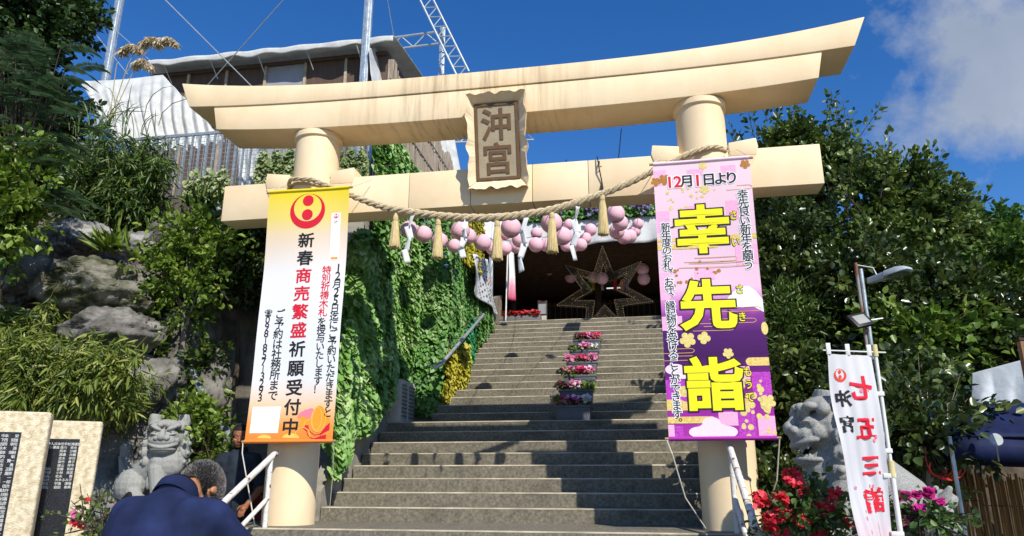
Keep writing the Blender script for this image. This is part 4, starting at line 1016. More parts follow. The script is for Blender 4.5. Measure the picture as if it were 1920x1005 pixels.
def blossoms(mb_name, root, cx, cy, cz, rx, ry, rz, n, size, m, local=False, shape='petal'):
    P = np.stack([cx + rx * (rng.random(n) * 2 - 1), cy + ry * (rng.random(n) * 2 - 1), cz + rz * rng.random(n)], 1); pet = 5
    a = (np.arange(pet) / pet * 2 * np.pi)[None] + rng.random((n, 1)) * 6; nrm = unit(n) * .6 + np.array([0, -.5, .8]); nrm /= np.linalg.norm(nrm, axis=1, keepdims=True)
    t1 = np.cross(nrm, np.array([0.3, .2, 1])); t1 /= np.linalg.norm(t1, axis=1, keepdims=True); t2 = np.cross(nrm, t1)
    D = t1[:, None] * np.cos(a)[..., None] + t2[:, None] * np.sin(a)[..., None] + nrm[:, None] * .25
    v = np.repeat(rng.random((n, 1)), pet, 1).reshape(-1)
    return link(mb_name, leaf_mesh(mb_name, np.repeat(P, pet, 0), D.reshape(-1, 3), np.repeat(nrm, pet, 0), size * (.8 + .4 * rng.random(n * pet)), shape, v, fold=.1, curl=.15), m, root, local=local)
def leaves_in(root, cx, cy, cz, rx, ry, rz, n, size, m, local=False, name='foliage'):
    P = np.stack([cx + rx * (rng.random(n) * 2 - 1), cy + ry * (rng.random(n) * 2 - 1), cz + rz * rng.random(n)], 1)
    D = unit(n) + np.array([0, -.2, .35]); return link(name, leaf_mesh(name, P, D, unit(n) * .6 + np.array([0, -.3, .8]), size * (.6 + .7 * rng.random(n)), 'oval', None, curl=.15), m, root, local=local)
FR = leafmat('red_petal', (.35, .005, .01), (.60, .012, .03), (.80, .06, .10), .6, .3); FP = leafmat('pink_petal', (.62, .10, .28), (.85, .25, .48), (.92, .60, .74), .6, .3)
FW = leafmat('white_petal', (.70, .62, .60), (.82, .78, .76), (.88, .86, .85), .6, .3); FC = leafmat('crimson_petal', (.45, .01, .08), (.70, .03, .16), (.85, .15, .30), .6, .3); FM = leafmat('magenta_petal', (.40, .005, .15), (.62, .01, .26), (.78, .08, .40), .6, .3)
LR = leafmat('bronze_leaf', (.04, .012, .015), (.09, .02, .025), (.16, .05, .05), .5, .2)
blossoms('flowers', tr_, pt.x, 15.55, ZT + .2, .45, .1, .12, 90, .045, FR); leaves_in(tr_, pt.x, 15.57, ZT + .17, .46, .11, .12, 200, .06, GM)
sf_ = thing('feather_flag', 'thin white and pink flag on a white pole at the top left of the stairs', 'flag', (at(955, 590, 15.4).x, 15.4, ZT))
q1, q0 = at(952, 470, 15.4), at(948, 590, 15.4); MB().tube([(q0.x, 15.4, ZT), (q1.x, 15.4, q1.z + .1)], .016, 8).build('pole', mat('white_plastic', rgb('#dcdcd6'), .5), sf_, True)
link('cloth', solid(MB().grid(lambda u, v: (q1.x + .02 + (.10 + .05 * v) * u, 15.4 + .12 * u + .03 * math.sin(6 * u + 5 * v), q1.z - 1.15 * v), 6, 16).mesh('c', True), .003), ramp_cloth('pink_white_cloth', [(0, rgb('#c8486c')), (.3, rgb('#e3a4b6')), (.5, rgb('#eeeeee')), (1, rgb('#eeeeee'))], 'Z', q1.z - 1.15 - ZT, q1.z - ZT), sf_)
for px, hue, nm in ((1104, '#3f9a4a', 'green'), (1112, '#d8b93a', 'yellow'), (1120, '#4668b8', 'blue'), (1128, '#d8d8d8', 'white'), (1153, '#c8302c', 'red'), (1166, '#e07a30', 'orange'), (1176, '#7a4a9a', 'purple')):
    q = at(px, 528, 19.6); mb = MB().grid(lambda u, v: (q.x - .05 + .10 * u, 19.6 + .02 * math.sin(6 * v + px), q.z + .2 - .45 * v), 3, 8); me = solid(mb.mesh('strip', True), .004)
    tag(link('cloth_streamer', me, plain('streamer_' + nm, rgb(hue), .8), None, loc=(q.x, 19.6, q.z)), '%s cloth streamer hanging dimly inside the hall behind the star' % nm, 'streamer', 'coloured streamers inside the hall')
q = at(1152, 540, 19.9); tl = thing('tube_lamp', 'short pale tube lamp glowing in the dark hall behind the star', 'lamp', q); MB().tube([q - Vector((.22, 0, 0)), q + Vector((.22, 0, 0))], .018, 10).build('tube', None, tl, True)
tm = mat('tube_glow', rgb('#e8eef5'), .4); p_ = tm.node_tree.nodes['Principled BSDF']; p_.inputs['Emission Color'].default_value = (.9, .95, 1, 1); p_.inputs['Emission Strength'].default_value = .8; tl.children[0].data.materials.append(tm)
MB().tube([q + Vector((0, 0, .01)), (q.x, q.y, ZT + 2.05)], .006, 5).build('hanger', BLK, tl)
# ------------------------------------------------------------------ pink paper lanterns
LP = mat('pink_lantern_paper', rgb('#f8c6d2'), .75, .05, 14, .15, 60, trans=.16); LRIM = mat('lantern_ring', rgb('#c98a98'), .6); LR_ = .15
def make_lantern(lbl):
    t = thing('paper_lantern', lbl, 'lantern', (0, 0, 0), 'pink paper lanterns')
    prof = []
    for i in range(41):
        a = -1.30 + 2.60 * i / 40; k = 1 + .018 * math.cos(i * math.pi); prof.append((LR_ * math.cos(a) * k, LR_ * math.sin(a)))
    MB().lathe(prof, (0, 0, 0), 28, lambda i, j: 1 + .004 * math.sin(j * 2.3 + i)).build('shade', LP, t, True, local=True, angle=180)
    MB().lathe([(.042, -.004), (.046, 0), (.042, .004)], (0, 0, LR_ * .965), 16).build('top_ring', LRIM, t, True, local=True)
    MB().lathe([(.042, -.004), (.046, 0), (.042, .004)], (0, 0, -LR_ * .965), 16).build('bottom_ring', LRIM, t, True, local=True)
    return t
LL = [(767, 430, 16, 'pink lantern behind the leftmost paper streamer'), (794, 439, 16, 'pink lantern just right of the leftmost paper streamer'), (824, 452, 16, 'pink lantern half hidden by the second straw tassel'), (852, 461, 13, 'small low pink lantern in front of yellow ivy, right of the second tassel'), (863, 433, 18, 'big pink lantern left of the half turned paper streamer'), (878, 443, 15, 'pink lantern behind the half turned paper streamer'), (905, 455, 16, 'pink lantern left of the middle tassel above the message cloth'), (923, 466, 12, 'small low pink lantern behind the left edge of the middle tassel'), (946.5, 466, 13, 'low pink lantern touching the right edge of the middle tassel'), (958, 427, 19, 'big high pink lantern between the middle tassel and the longest streamer'), (967, 462, 13, 'low pink lantern under the big high one beside the longest streamer'), (947, 440, 10, 'small far pink lantern right of the middle tassel top'), (974, 450, 14, 'pink lantern behind the top of the longest paper streamer'), (1005, 459, 14, 'low pink lantern right of the longest paper streamer'), (1006, 437, 11, 'small high pink lantern between the longest streamer and the fourth tassel'), (1024, 459, 13, 'low pink lantern left of the fourth tassel'), (1034, 418, 20, 'largest pink lantern behind the fourth straw tassel'), (1046, 434, 12, 'small pink lantern half hidden right of the fourth tassel'), (1055, 443, 17, 'large low pink lantern right of the fourth tassel'), (1062, 461, 11, 'lowest small pink lantern right of the fourth tassel'), (1077, 462, 10, 'small low pink lantern behind the rightmost paper streamer'), (1089, 459, 12, 'low pink lantern right of the rightmost paper streamer'), (1098, 447, 11, 'middle pink lantern of the short row climbing left of the last tassel'), (1107, 431, 12, 'top pink lantern of the short row climbing left of the last tassel'), (1154, 401, 17.5, 'large top pink lantern right of the rightmost tassel'), (1163, 418, 15, 'second pink lantern down in the right hand loop'), (1156.5, 434, 14.6, 'third pink lantern down in the right hand loop'), (1170, 444, 14, 'lowest pink lantern of the right hand loop'), (1181, 443, 13, 'pink lantern at the lower right bend of the right hand loop'), (1190, 433, 12, 'pink lantern climbing on the right side of the right hand loop'), (1196, 420, 9.5, 'smallest top pink lantern at the right end of the right hand loop'), (1067, 421, 9, 'tiny far pink lantern left of the rightmost paper streamer')]
proto = None; LPOS = []
for px, py, r_, lb in LL:
    rr = max(r_, 10.4); d = ray(px, py); pos = CAM + d * (LR_ * FPX / rr); lim_ = -2.95 if pos.y < 12 else -2.6; rk = min(1.0, lim_ / pos.x) if pos.x < 0 else 1.0; rk = min(rk, (15.2 + .6 * random.random()) / pos.y); pos = CAM + (pos - CAM) * rk; LPOS.append(pos)
    if proto is None: proto = make_lantern(lb); o = proto
    else: o = copy_tree(proto); o['label'] = lb
    o.location = pos; o.rotation_euler = (random.uniform(-.15, .15), random.uniform(-.15, .15), random.random() * 6); k = rr / r_ * (1 if r_ >= 10.4 else (r_ / 10.4)) ; o.scale = (k * rk,) * 3
IN = [(1004, 481, 'leftmost'), (1052, 479, 'second'), (1030, 505, 'third'), (1090, 478, 'fourth'), (1096, 497, 'fifth'), (1070, 520, 'sixth'), (1122, 485, 'seventh'), (1113, 520, 'eighth'), (1129, 522, 'ninth'), (1198, 468, 'tenth'), (1205, 505, 'eleventh'), (1207, 523, 'rightmost')]
for px, py, nm in IN:
    o = copy_tree(proto); o['label'] = '%s from the left of the dim pink lanterns under the reed ceiling' % nm; o['group'] = 'pink lanterns in the shade of the hall'
    o.location = at(px, py, 17.9 + 1.2 * random.random()); o.scale = (1.05,) * 3
def festoon(label, idx, ext0, ext1):
    pts = [Vector(ext0)] + [LPOS[i] + Vector((0, 0, LR_ + .03)) for i in idx] + [Vector(ext1)]
    tag(MB().tube(smooth_path(pts, 5), .006, 5).build('lantern_cord', BLK, loc=pts[len(pts) // 2]), label, 'cord', 'cords carrying the lanterns')
festoon('black lantern cord from the ivy wall past the second tassel', [0, 1, 2, 3], (-3.5, 9.4, 4.75), at(900, 452, 15))
festoon('black lantern cord looping behind the middle tassel', [4, 5, 6, 7, 8], (-2.4, 8.3, 4.3), at(985, 455, 14.5))
festoon('black lantern cord from the fourth tassel back to the fringe', [16, 18, 15, 13, 10], (-.7, 7.8, 4.05), at(940, 430, 16.2))
festoon('black lantern cord climbing left of the rightmost tassel', [20, 21, 22, 23], at(1058, 455, 15.5), at(1120, 408, 16.3))
festoon('black lantern cord of the right hand loop', [24, 25, 26, 27, 28, 29, 30], (-.05, 8.2, 4.6), at(1203, 405, 15))
# ------------------------------------------------------------------ planters on the stairs
PB = mat('anthracite_plastic', rgb('#565a62'), .55, .06, 12)
def planter(label, px, step, wpx, seed, mix):
    y0 = Y2 + TR * (step - 1) + .06 if step else Y2 - .33; z = ZL + R2 * step; q = at(px, 700, y0); w_ = .50
    t = thing('flower_planter', label, 'planter', (q.x, y0 + .1, z), 'flower planters down the middle of the stairs')
    X0, X1 = q.x - w_ / 2, q.x + w_ / 2; h = .205
    MB().prism([(X0 + .02, z), (X1 - .02, z), (X1, z + h), (X0, z + h)], y0, y0 + .2).build('box', PB, t, bevel=.008)
    MB().b2((X0 - .008, y0 - .012, z + h - .035), (X1 + .008, y0 + .212, z + h + .002)).build('rim', PB, t, bevel=.006)
    pn = MB(); pn.b2((X0 + .05, y0 - .006, z + .03), (X1 - .05, y0 + .002, z + .042)).b2((X0 + .05, y0 - .006, z + .135), (X1 - .05, y0 + .002, z + .147)).b2((X0 + .05, y0 - .006, z + .042), (X0 + .06, y0 + .002, z + .135)).b2((X1 - .06, y0 - .006, z + .042), (X1 - .05, y0 + .002, z + .135)).build('panel_moulding', PB, t)
    leaves_in(t, q.x, y0 + .09, z + h - .01, w_ * .48, .10, .07, 240, .05, GB if seed % 2 else GM)
    for (f0, f1, m, n, name) in mix:
        cx = X0 + w_ * (f0 + f1) / 2
        if m in (LR, GB): leaves_in(t, cx, y0 + .07, z + h, w_ * (f1 - f0) / 2, .10, .11, n, .05, m, name=name)
        else: blossoms(name, t, cx, y0 + .06, z + h + .03, w_ * (f1 - f0) / 2, .09, .10, n, .033, m)
planter('bottom planter of yellow, pink and white flowers on the stair landing', 1072, 0, 66, 1, [(.0, .25, FC, 16, 'red_flowers'), (.28, .66, FP, 60, 'pink_flowers'), (.4, .75, LR, 90, 'bronze_leaves'), (.74, .98, FW, 40, 'white_flowers'), (-.04, .3, GB, 110, 'yellow_leaves')])
planter('second planter from the bottom with bronze leaves and pale pink flowers', 1079, 2, 63, 2, [(-.03, .35, LR, 160, 'bronze_leaves'), (.34, .66, FP, 40, 'pink_flowers'), (.34, .62, FW, 18, 'white_flowers'), (.7, 1.02, GB, 130, 'yellow_leaves')])
planter('third planter from the bottom with pink and crimson flower heads', 1087, 4, 61, 3, [(0, .32, FP, 48, 'pink_flowers'), (.42, .62, FC, 42, 'crimson_flowers'), (.68, .92, FP, 40, 'pink_flowers'), (-.05, .4, GB, 90, 'yellow_leaves')])
planter('fourth planter from the bottom with red flowers between pink ones', 1091, 6, 58, 4, [(-.02, .26, FP, 40, 'pink_flowers'), (.3, .7, FC, 60, 'red_flowers'), (.74, .98, FP, 36, 'pink_flowers')])
planter('fifth planter from the bottom with a few pale pink flowers', 1096, 8, 54, 5, [(.36, .68, FP, 44, 'pink_flowers'), (.7, .95, FW, 14, 'cream_flowers')])
planter('top planter of deep pink flowers on the stairs', 1102, 10, 52, 6, [(0, .35, LR, 90, 'bronze_leaves'), (.22, .98, FC, 70, 'crimson_flowers'), (.42, .7, FP, 50, 'pink_flowers')])
# ------------------------------------------------------------------ rails, cabinets, pipe
RUST = mat('chipped_white_paint', rgb('#cfcac0'), .6, .1, 9, .4, 60, col2=rgb('#e8e5de')); 
def rusty():
    t = RUST.node_tree; p = t.nodes['Principled BSDF']; src = p.inputs['Base Color'].links[0].from_socket
    co = N(t, 'ShaderNodeTexCoord'); nz = N(t, 'ShaderNodeTexNoise'); nz.inputs['Scale'].default_value = 13; nz.inputs['Detail'].default_value = 8; t.links.new(co.outputs['Object'], nz.inputs['Vector'])
    k = fmath(t, 'MULTIPLY', fmath(t, 'SUBTRACT', nz.outputs['Fac'], .585), 14, clamp=True); mx = N(t, 'ShaderNodeMix', data_type='RGBA'); t.links.new(k, mx.inputs[0]); t.links.new(src, mx.inputs[6]); mx.inputs[7].default_value = (*rgb('#7b4a33'), 1); t.links.new(mx.outputs[2], p.inputs['Base Color'])
rusty()
def rail(label, top, lowpx, r_, side, postlow):
    """slopes down along the lower stairs towards the viewer"""
    a = at(*top); sl_ = RI / TR; L_ = 1.9
    t = thing('handrail', label, 'handrail', (a.x, a.y, 0))
    e = Vector((a.x, a.y - L_, a.z - L_ * sl_)); MB().tube([a + Vector((0, .06, .01)), a, a.lerp(e, .5), e, e + Vector((0, -.12, -.02))], r_, 12).build('top_rail', RUST, t, True)
    b = a + Vector((0, -.05, -.42)); f_ = b + Vector((0, -L_, -L_ * sl_)); MB().tube([b, f_], r_ * .75, 10).build('lower_rail', RUST, t, True)
    for k in (0, .5, .97):
        p = a.lerp(e, k) + Vector((0, -.06, 0)); zb_ = (0 if p.y > 6.83 else -RI * math.ceil((6.83 - p.y) / TR)); MB().tube([(p.x, p.y, p.z - .01), (p.x, p.y, zb_)], r_ * .85, 10).build('post', RUST, t, True)
rail('chipped white handrail running down beside the man in navy, at the left pillar', (514, 852, 6.98), None, .030, -1, None)
rail('rusty white handrail in front of the right pillar under the pink banner', (1368, 838, 6.95), None, .030, 1, None)
a, b = atx(907, 590, -2.80), atx(826, 684, -2.80); hr_ = thing('wall_handrail', 'grey steel handrail sloping up through the green ivy', 'handrail', b); MB().tube([b + Vector((-.1, 0, -.05)), b, a, a + Vector((-.1, .1, .02))], .028, 10).build('rail', STEEL, hr_, True)
for k in (.05, .5, .95): p = a.lerp(b, k); MB().tube([p, p + Vector((-.3, 0, -.08))], .012, 6).build('bracket', STEEL, hr_)
CAB = mat('cabinet_grey', rgb('#b9b6ac'), .55, .08, 8)
for i, (y0, y1, lb) in enumerate(((10.06, 10.34, 'pale grey louvred cabinet under the ivy, the nearer of two'), (10.38, 10.72, 'pale grey louvred cabinet under the ivy, the farther of two'))):
    t = thing('louvred_cabinet', lb, 'cabinet', (-3.56, (y0 + y1) / 2, ZL), 'cabinets at the ivy wall'); MB().b2((-3.56, y0, ZL), (-3.36, y1, ZL + .62)).build('body', CAB, t, bevel=.006); lv = MB()
    for k in range(9): lv.box((-3.352, (y0 + y1) / 2, ZL + .1 + k * .055), (.012, (y1 - y0) * .8, .03), (0, .5, 0))
    lv.build('louvres', mat('louvre_grey', rgb('#8d8b84'), .5), t)
PIPE = mat('grey_pvc', rgb('#7b838b'), .45, .08, 10)
t = thing('drain_pipe', 'grey plastic pipe running down the rocks behind the left lion statue', 'pipe', at(425, 805, 8.1)); pts = [at(338, 655, 8.25) + Vector((-.12, .1, .1)), at(345, 660, 8.2), at(362, 705, 8.1), at(425, 810, 7.9), at(450, 850, 7.85)]
MB().tube(pts, .048, 12).build('pipe', PIPE, t, True); MB().tube([pts[1].lerp(pts[2], .75), pts[1].lerp(pts[2], 1.0).lerp(pts[3], .05)], .058, 12).build('coupling', PIPE, t, True)
t = thing('drain_pipe', 'short bent grey pipe end under the mesh fence beside the tie beam', 'pipe', at(405, 372, 8.75)); MB().tube(smooth_path([at(400, 366, 8.87), at(405, 378, 8.72), at(411, 395, 8.7)], 5), .035, 10).build('pipe', PIPE, t, True)
cr_ = thing('red_drum', 'dark red drum standing in shade behind the left pillar', 'drum', (-4.45, 8.2, -.75)); 
MB().lathe([(.27, 0), (.28, .02), (.28, .3), (.29, .32), (.28, .34), (.28, .62), (.29, .64), (.28, .66), (.28, 1.0), (.26, 1.02)], (-4.45, 8.2, -.75), 28).build('body', mat('drum_red', rgb('#8e1f14'), .5, .15, 6), cr_, True); MB().lathe([(.05, 0), (.05, .03), (.03, .035)], (-4.35, 8.1, .27), 12).build('cap', BLK, cr_, True)
fl_ = MB().b2((-6.6, 6.4, -1.3), (-4.26, 8.86, -.76)); o = fl_.build('left_court', CONC); o['kind'] = 'structure'

# ------------------------------------------------------------------ fence, shed, posts, tarpaulins on the left terrace
FZ0, FZ1 = 4.42, 5.46
fn_ = thing('mesh_fence', 'galvanised bar and mesh fence on top of the tall concrete retaining wall', 'fence', (-6.2, 9.0, 4.4)); br_ = MB(); ms_ = MB()
for i in range(44): x = -8.9 + i * .122; br_.box((x, 9.0, (FZ0 + FZ1) / 2), (.026, .026, FZ1 - FZ0))
br_.build('bars', STEEL, fn_)
for z in (FZ0 + .03, FZ1): MB().box((-6.25, 9.0, z), (5.4, .04, .04)).build('rail', STEEL, fn_)
for x in (-8.9, -7.1, -5.3, -3.62): MB().box((x, 9.02, (FZ0 + FZ1) / 2), (.06, .06, FZ1 - FZ0 + .06)).build('post', STEEL, fn_)
for i in range(74): x = -8.9 + i * .072; ms_.box((x, 8.965, (FZ0 + FZ1) / 2), (.005, .005, FZ1 - FZ0))
for i in range(15): ms_.box((-6.25, 8.961, FZ0 + .05 + i * .07), (5.3, .005, .005))
ms_.build('wire_mesh', STEEL, fn_)
sfn = thing('side_fence', 'row of steel bars behind the green ivy above the stair wall', 'fence', (-3.62, 11, 4.4)); sb = MB()
for i in range(30): sb.box((-3.64, 9.1 + i * .13, 4.9), (.025, .025, 1.0))
sb.build('bars', STEEL, sfn)
TARP = mat('white_tarpaulin', rgb('#b9bab5'), .65, .08, 3, .35, 9, trans=.08, col2=rgb('#d4d5d1')); PLY = mat('brown_plywood', rgb('#5c4a3e'), .8, .15, 2.5, .3, 30, stretch=(4, 1, .6)); PLYG = mat('grey_board', rgb('#98979a'), .8, .08, 3)
def drape(name, label, corners, nfold, amp, m, sag=.0, group=None, nu=70, nv=26, skew=0.0, cat='tarpaulin'):
    A, B, C_, D_ = [Vector(c_) for c_ in corners]; nrm = (B - A).cross(D_ - A).normalized()
    def f(u, v):
        p = A.lerp(B, u).lerp(D_.lerp(C_, u), v); q_ = Vector((u * 4 + nfold, v * 2.5, nfold)); w_ = u + skew * v * (.4 + u) + .045 * noise.noise(q_ * .7); k = 1.1 - 1.7 * abs(math.sin(w_ * nfold * math.pi)) ** .6 * (.6 + .6 * noise.noise(Vector((w_ * 3, 1, nfold)))) + .35 * math.sin(w_ * nfold * 5.7 + 1) + .12 * noise.noise(q_ * 5)
        return p + nrm * (amp * k * (.06 + .94 * min(1, v * 1.6))) - Vector((0, 0, sag * math.sin(math.pi * u) * (.3 + v)))
    me = solid(MB().grid(f, nu, nv).mesh(name, True), .005)
    o = link(name, me, m, None, loc=(A + B + C_ + D_) / 4); return tag(o, label, cat, group)
SY = 13.4
A_, B_ = at(286, 140, SY), at(728, 96, SY); zr = (A_.z + B_.z) / 2; x0, x1 = A_.x, B_.x
sh = thing('site_shed', 'long plywood shed with scalloped white tarpaulin roof behind the gate', 'shed', ((x0 + x1) / 2, SY, 4.4))
wd = (x1 - x0) / 6
for i in range(6):
    MB().b2((x0 + wd * i + .01, SY + .02, 4.42), (x0 + wd * (i + 1) - .01, SY + .05, zr)).build('wall_panel', PLYG if i in (3,) else PLY, sh)
    MB().b2((x0 + wd * i - .03, SY - .03, 4.42), (x0 + wd * i + .03, SY + .015, zr)).build('timber_post', mat('pale_timber', rgb('#a99a84'), .8, .2, 7), sh)
MB().b2((x0, SY - .05, zr - .1), (x1, SY + .01, zr - .02)).build('timber_rail', PLY, sh)
MB().b2((x1 - .03, SY + .06, 4.42), (x1, SY + 3.2, zr)).b2((x0, SY + .06, 4.42), (x0 + .03, SY + 3.2, zr)).build('wall_panel', PLY, sh)
def rf(u, v):
    x = x0 - .25 + (x1 - x0 + .5) * u; s = abs(math.sin(x * 3.3)) * .05 + .02 * math.sin(x * 9)
    if v < .25: return (x, SY - .42 - .02 * math.sin(x * 7), zr - .02 - s + v * 4 * (.13 + s))
    w_ = (v - .25) / .75; return (x, SY - .42 + w_ * 3.9, zr + .11 + .5 * w_ + .02 * math.sin(x * 5 + w_ * 4))
link('tarpaulin_roof', solid(MB().grid(rf, 120, 14).mesh('r', True), .01), TARP, sh)
for i in range(5): x = x0 + (x1 - x0) * (.1 + .2 * i); MB().tube([(x, SY - .40, zr - .05), (x + .04, SY - .1, zr - .35)], .012, 5).build('tie', TARP, sh)
drape('white_tarpaulin', 'crumpled white tarpaulin at the right end of the plywood shed', [at(692, 90, 12.85), at(722, 92, 14.4), at(740, 168, 14.6), at(706, 168, 12.85)], 2, .05, TARP)
drape('white_tarpaulin', 'wide white tarpaulin sweeping down in folds left of the gate beam', [at(150, 152, 11.6), at(305, 140, 11.6), at(420, 262, 10.4), at(215, 262, 10.4)], 8, .065, TARP, .12, skew=.55, nu=220, nv=50)
drape('white_tarpaulin', 'white tarpaulin strip hanging behind the mesh fence', [at(446, 270, 9.6), at(486, 268, 9.6), at(486, 352, 9.5), at(440, 352, 9.5)], 3, .05, TARP)
drape('white_tarpaulin', 'white tarpaulin hanging beside the steel post right of the bamboo screen', [at(782, 205, 14.2), at(842, 205, 14.6), at(868, 335, 14.8), at(790, 335, 14.0)], 4, .05, TARP)
drape('white_tarpaulin', 'bunched white tarpaulin above the left lanterns', [at(868, 385, 14.6), at(948, 385, 15.2), at(940, 450, 15.0), at(872, 440, 14.2)], 4, .07, FAB)
drape('white_tarpaulin', 'stained white tarpaulin hanging behind the ivy below the shed', [at(770, 375, 14.4), at(880, 375, 14.6), at(880, 420, 14.6), at(770, 410, 14.4)], 4, .06, TARP)
bs = MB(); xs_ = 0
for i in range(150):
    y = 9.75 + i * .028; bs.tube([(-3.68 + random.uniform(-.012, .012), y + random.uniform(-.008, .008), 5.2), (-3.70 + random.uniform(-.02, .02), y + .05, 6.95 + .1 * math.sin(i * .2))], .012, 5)
for z in (5.6, 6.1, 6.6): bs.box((-3.665, 11.85, z), (.012, 4.2, .02))
scr = thing('bamboo_screen', 'weathered grey bamboo screen standing above the green ivy wall', 'screen', (-3.69, 11.8, 5.2)); bs.build('slats', mat('old_bamboo', rgb('#7d7163'), .85, .3, 4, .4, 30, stretch=(1, 20, .6), col2=rgb('#b0a28e')), scr)
def steel_post(label, px, pyt, pyb, Y, wpx):
    w_ = sz(px[0], pyb, Y, wpx); b = at(px[1], pyb, Y); t_ = at(px[0], pyt, Y); d = thing('steel_post', label, 'post', (b.x, Y, 4.4), 'steel posts above the terrace'); x = b.x
    MB().box((x, Y, (4.4 + t_.z) / 2), (w_, w_ * .5, t_.z - 4.4)).build('shaft', STEEL, d, bevel=.01); MB().box((x, Y - w_ * .3, (4.4 + t_.z) / 2), (w_ * .25, w_ * .12, t_.z - 4.4)).build('channel', STEEL, d); MB().box((x, Y, 4.43), (w_ * 2, w_ * 2, .05)).build('base_plate', STEEL, d)
steel_post('thick grey steel post at the upper left beside the pampas grass', (208, 200), -60, 140, 15.0, 15)
steel_post('tall bright steel post in front of the plywood shed', (684, 682), -60, 155, 13.0, 16)
steel_post('steel post with a lattice girder bolted to its top', (822, 822), 52, 325, 17.5, 11)
TRM = mat('truss_paint', rgb('#aeb6ba'), .5, .1, 9, metal=.4)
def truss(label, a, b, up, n, r_):
    a, b, up = Vector(a), Vector(b), Vector(up); t = thing('lattice_girder', label, 'girder', a, 'lattice girders above the terrace')
    MB().tube([a, b], r_, 8).build('chord', TRM, t, True); MB().tube([a + up, b + up], r_, 8).build('chord', TRM, t, True); w_ = MB()
    for i in range(n):
        p, q, m_ = a.lerp(b, i / n), a.lerp(b, (i + 1) / n), a.lerp(b, (i + .5) / n) + up; w_.tube([p, m_], r_ * .6, 6).tube([m_, q], r_ * .6, 6)
    w_.build('bracing', TRM, t, True)
truss('long horizontal lattice girder running left from the bolted post', at(470, 127, 18.2), at(822, 82, 17.5), (0, 0, sz(822, 82, 17.5, 26)), 8, .035)
truss('second lattice girder running right from the bolted post across the gate gap', at(822, 268, 17.5), at(1000, 262, 21), (0, 0, .3), 5, .03)
truss('steep lattice girder leaning at the top of the picture', at(778, -20, 17.4), at(858, 145, 17.0), sz(822, 82, 17.5, 26) * Vector((.8, 0, .35)), 9, .03)
def cable(label, p, q, r_=.012): tag(MB().tube([p, q], r_, 6).build('guy_wire', TRM, loc=p), label, 'wire', 'guy wires')
X_ = at(430, 120, 12.7)
cable('guy wire crossing from the top edge down to the shed roof, left of two', at(300, -10, 11.5), X_.lerp(at(480, 170, 12.9), 1.0))
cable('guy wire slanting from the top centre down past the shed, right of two', at(540, -10, 12.0), at(380, 170, 12.9))
cable('thin guy wire right of the tall bright steel post', at(725, -10, 14), at(754, 160, 16), .01)
cable('thin guy wire just left of the thick post at upper left', at(160, 40, 14), at(240, 140, 13.5), .01)
cable('thin guy wire crossing behind the pampas plumes', at(215, 55, 15), at(300, 130, 13.6), .01)
ml = drape('message_cloth', 'white cloth sheet covered in small handwriting at the end of the ivy wall', [atx(884, 470, -2.86), atx(906, 478, -2.84), atx(941, 540, -2.84) + Vector((0, 0, .0)), atx(890, 545, -2.86)], 2, .025, FAB, cat='cloth')
me_c = [atx(886, 476, -2.84), atx(912, 488, -2.82), atx(937, 593, -2.82), atx(888, 548, -2.84)]
COL.objects.unlink(ml); bpy.data.objects.remove(ml)
mc = thing('message_cloth', 'white cloth sheet covered in small handwriting at the end of the ivy wall', 'cloth', me_c[3])
A_, B_, C_, D_ = me_c
def mcf(u, v, k=0.0): return A_.lerp(B_, u).lerp(D_.lerp(C_, u), v) + Vector((.05 * math.sin(u * 9 + v * 3) + k, 0, 0))
link('cloth', solid(MB().grid(mcf, 20, 20).mesh('c', True), .003, -1), FAB, mc); wl = MB(); wr_ = MB()
for i in range(12):
    for j in range(15):
        u, v = .06 + i * .078, .05 + j * .062
        if random.random() < .75:
            tgt = wr_ if (i > 6 and 4 < j < 9) else wl; k = .014; du = .03; dv = .012 + .03 * random.random(); tgt.add([mcf(u, v, k), mcf(u + du, v, k), mcf(u + du, v + dv, k), mcf(u, v + dv, k)], [(0, 1, 2, 3)])
link('handwriting', wl.mesh('w'), plain('ink_blue_grey', rgb('#4a4f66'), .8), mc); link('red_writing', wr_.mesh('w'), RED, mc)

# ------------------------------------------------------------------ boulders
def boulder(label, px, py, Y, wx, wz, m, seed, moss=None):
    c_ = at(px, py, Y); a, b = sz(px, py, Y, wx), sz(px, py, Y, wz); mb = MB().ell((0, 0, 0), 1.0, None, 84, 56); vs = []
    for v in mb.v:
        v = Vector(v); k = 1 + .28 * noise.fractal(v * 1.1 + Vector((seed, 0, 0)), 1, 2, 5) + .10 * abs(noise.noise(v * 2.6 + Vector((0, seed, 0)))) - .12 * (1 - abs(noise.noise(v * 2.1 + Vector((seed, seed, 0))))) ** 6 - .07 * abs(noise.noise(v * 7 + Vector((seed, seed, 0)))) + .02 * noise.noise(v * 17); vs.append((v.x * k * a, v.y * k * a * .8, v.z * k * b))
    mb.v = vs; me = mb.mesh('boulder', True); o = link('boulder', me, m, None); o.location = c_; return tag(o, label, 'boulder', 'boulders on the rock slope')
ROCKG = mat('grey_limestone', rgb('#4f4e50'), .9, .3, 4.5, 1.0, 34, col2=rgb('#a3a19c'), lo=.38, hi=.64, detail=10); MOSS = mat('mossy_rock', rgb('#3c3f22'), .95, .3, 4, 1.0, 30, col2=rgb('#7f7b6e'), lo=.42, hi=.6)
boulder('large smooth grey boulder at upper left above the mossy rock', 140, 450, 8.1, 66, 40, ROCKG, 1)
boulder('smaller grey boulder right of the large smooth one', 255, 462, 8.0, 34, 26, ROCKG, 5)
boulder('dark jagged rock at the left edge under the glossy shrub', 40, 510, 7.5, 62, 70, ROCK, 9)
boulder('broad mossy rock face in the middle of the slope', 175, 545, 7.7, 105, 62, MOSS, 13)
